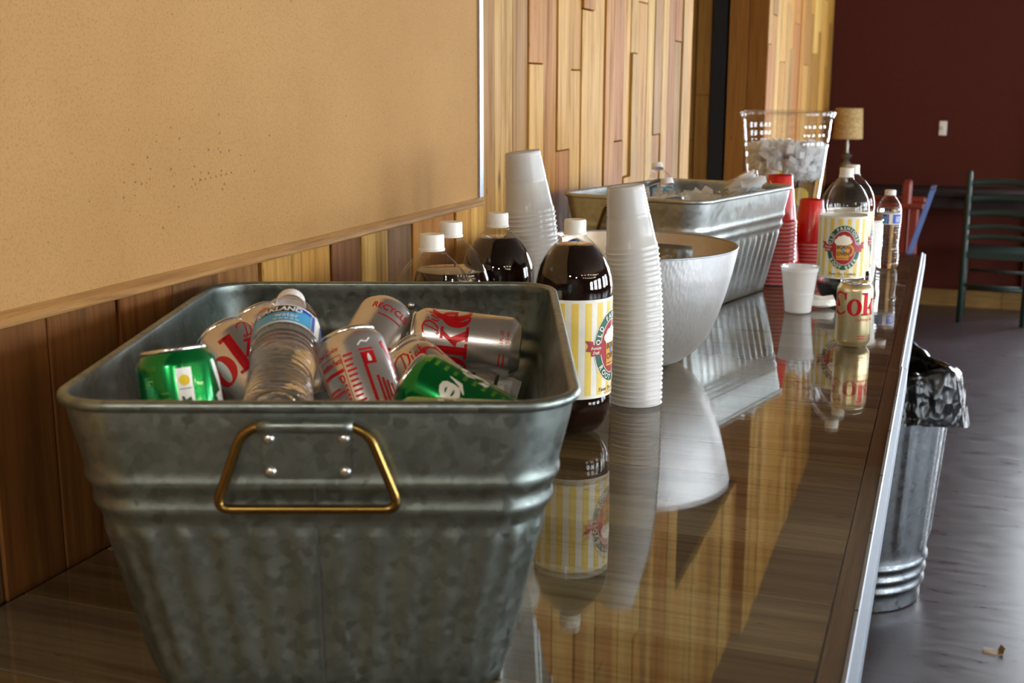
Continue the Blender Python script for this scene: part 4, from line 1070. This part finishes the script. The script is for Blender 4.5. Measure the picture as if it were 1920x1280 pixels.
for j in range(len(rows)-1):
    for k in range(NA): fs.append((j*NA+k, j*NA+(k+1) % NA, (j+1)*NA+(k+1) % NA, (j+1)*NA+k))
fs.append(tuple(range(NA)))
mesh('bag_film', vs, fs, 'bag', bg_, True)
# torn scrap on the floor
o = mesh('paper_scrap', [(-.022, -.02, .001), (.012, -.022, .001), (.024, -.012, .001), (.014, .016, .001), (-.02, .018, .001), (.03, -.004, .016), (.02, .02, .014), (-.024, 0, .003)], [(0, 1, 2, 3, 4, 7), (2, 5, 6, 3)], 'kraft'); o.location = (.205, 3.14, 0)
sd = o.modifiers.new('thick', 'SOLIDIFY'); sd.thickness = .0015
o.data.materials.clear(); o.data.materials.append(M['border_wood']); tag(o, 'small torn brown scrap lying on the floor near the trash can', 'scrap')

# ------------------------------------------------------------------ back of the room
tb = thing('side_table', 'long dark table standing against the maroon back wall', 'table', (.3, 8.1, 0))
box('table_top', -.98, .5, -.2, .26, .765, .797, 'table_dark', tb, .004)
box('apron', -.94, .46, -.165, -.145, .69, .765, 'table_dark', tb, .002)
for x in (-.93, .45):
    for y in (-.16, .22): box('leg', x-.025, x+.025, y-.025, y+.025, 0, .765, 'table_dark', tb, .003)
tl = thing('table_lamp', 'table lamp with a speckled tan drum shade on the dark table', 'lamp', (-.622, 8.12, .7975))
soft(mesh('base', *lathe([(0, 0), (.06, 0), (.062, .012), (.045, .02), (.02, .03), (.014, .05), (.024, .075), (.036, .1), (.04, .125), (.03, .15), (.016, .165), (.022, .18), (.034, .19), (.036, .2), (.016, .212), (.01, .235), (.013, .26), (.008, .29), (.006, .36), (0, .36)], 28), 'lampbase', tl), 40)
soft(mesh('shade', *lathe([(.094, .305), (.095, .306), (.086, .498), (.085, .498), (.0935, .305)], 40), 'shade', tl), 40)
for k in range(3):
    a = 2*PI*k/3; mesh('shade_spoke', *tube([(0, 0, .352), (.09*math.cos(a), .09*math.sin(a), .36)], .0015, 6), 'lampbase', tl)
sw = thing('light_switch', 'white wall switch plate on the maroon back wall', 'switch', (-.045, 8.3995, 1.168))
box('plate', -.024, .024, -.006, 0, -.046, .046, 'white', sw, .002)
box('toggle', -.006, .006, -.016, -.006, -.012, .012, 'white', sw, .001)
ch = thing('ladder_back_chair', 'dark green ladder-back chair pulled up to the dark table', 'chair', (.318, 7.80, 0), None, (0, 0, math.radians(-7)))
W2 = .183
for s in (-1, 1):
    mesh('back_post', *tube([(s*W2, 0, 0), (s*W2, 0, .45), (s*W2, -.012, .72), (s*W2, -.02, .925), (s*W2, -.02, .937)], .017, 12, taper=lambda f: 1 if f < .95 else .6), 'chair_green', ch, True)
    mesh('front_leg', *tube([(s*(W2+.025), .36, 0), (s*(W2+.025), .36, .44)], .017, 12), 'chair_green', ch, True)
    for z in (.14, .27): mesh('side_stretcher', *tube([(s*W2, 0, z), (s*(W2+.025), .36, z)], .009, 8), 'chair_green', ch, True)
for z in (.86, .765, .675, .59, .53):
    def slat(u, v, z=z):
        x = (u-.5)*2*W2; hh = .038 if z > .6 else .03
        return (x, -.014+.022*(1-(2*u-1)**2), z+(v-.5)*hh+.012*(1-(2*u-1)**2))
    o = mesh('slat', *sheetmesh(14, 2, slat), 'chair_green', ch, True); sd = o.modifiers.new('thick', 'SOLIDIFY'); sd.thickness = .009
for z, y in ((.235, 0), (.16, .36), (.28, .36)): mesh('stretcher', *tube([(-W2, y, z), (W2, y, z)], .009, 8), 'chair_green', ch, True)
vs, fs = boxv(-W2, W2, -.01, .37, .405, .445)
vs = [(x*(1.13 if y > .1 else 1), y, z) for x, y, z in vs]; mesh('seat', vs, fs, 'chair_green', ch)
ar = thing('armchair', 'red-stained wooden armchair behind the far end of the counter', 'chair', (-.32, 6.9, 0))
box('seat', -.08, .2, -.22, .22, .42, .46, 'orange_wood', ar, .008)
for y in (-.2, .2):
    for x in (-.05, .17): box('leg', x-.02, x+.02, y-.02, y+.02, 0, .80, 'orange_wood', ar, .004)
    box('armrest', -.08, .22, y-.03, y+.03, .80, .83, 'orange_wood', ar, .008)
for k in range(4): box('back_slat', .105, .145, -.2+.1*k, -.13+.1*k, .46, .935-.02*(k % 2), 'orange_wood', ar, .006)
ac = thing('acrylic_chair', 'translucent blue plastic chair seen edge-on behind the counter end', 'chair', (-.28, 6.2, 0))
for k, (y, dz) in enumerate(((-.2, 0), (-.07, -.01), (.07, -.005), (.2, -.015))):
    vs, fs = boxv(-.012, .012, y-.05, y+.05, 0, 1)
    vs = [(x+.08+.145*z**1.2+.0*k, yy, .43+.535*z+dz*z) for x, yy, z in vs]; mesh('back_slat', vs, fs, 'acrylic', ac)
box('seat', -.3, .1, -.22, .22, .42, .44, 'acrylic', ac, .004)
for x in (-.28, .08):
    for y in (-.2, .2): mesh('leg', *tube([(x, y, 0), (x, y, .42)], .014, 10), 'acrylic', ac, True)
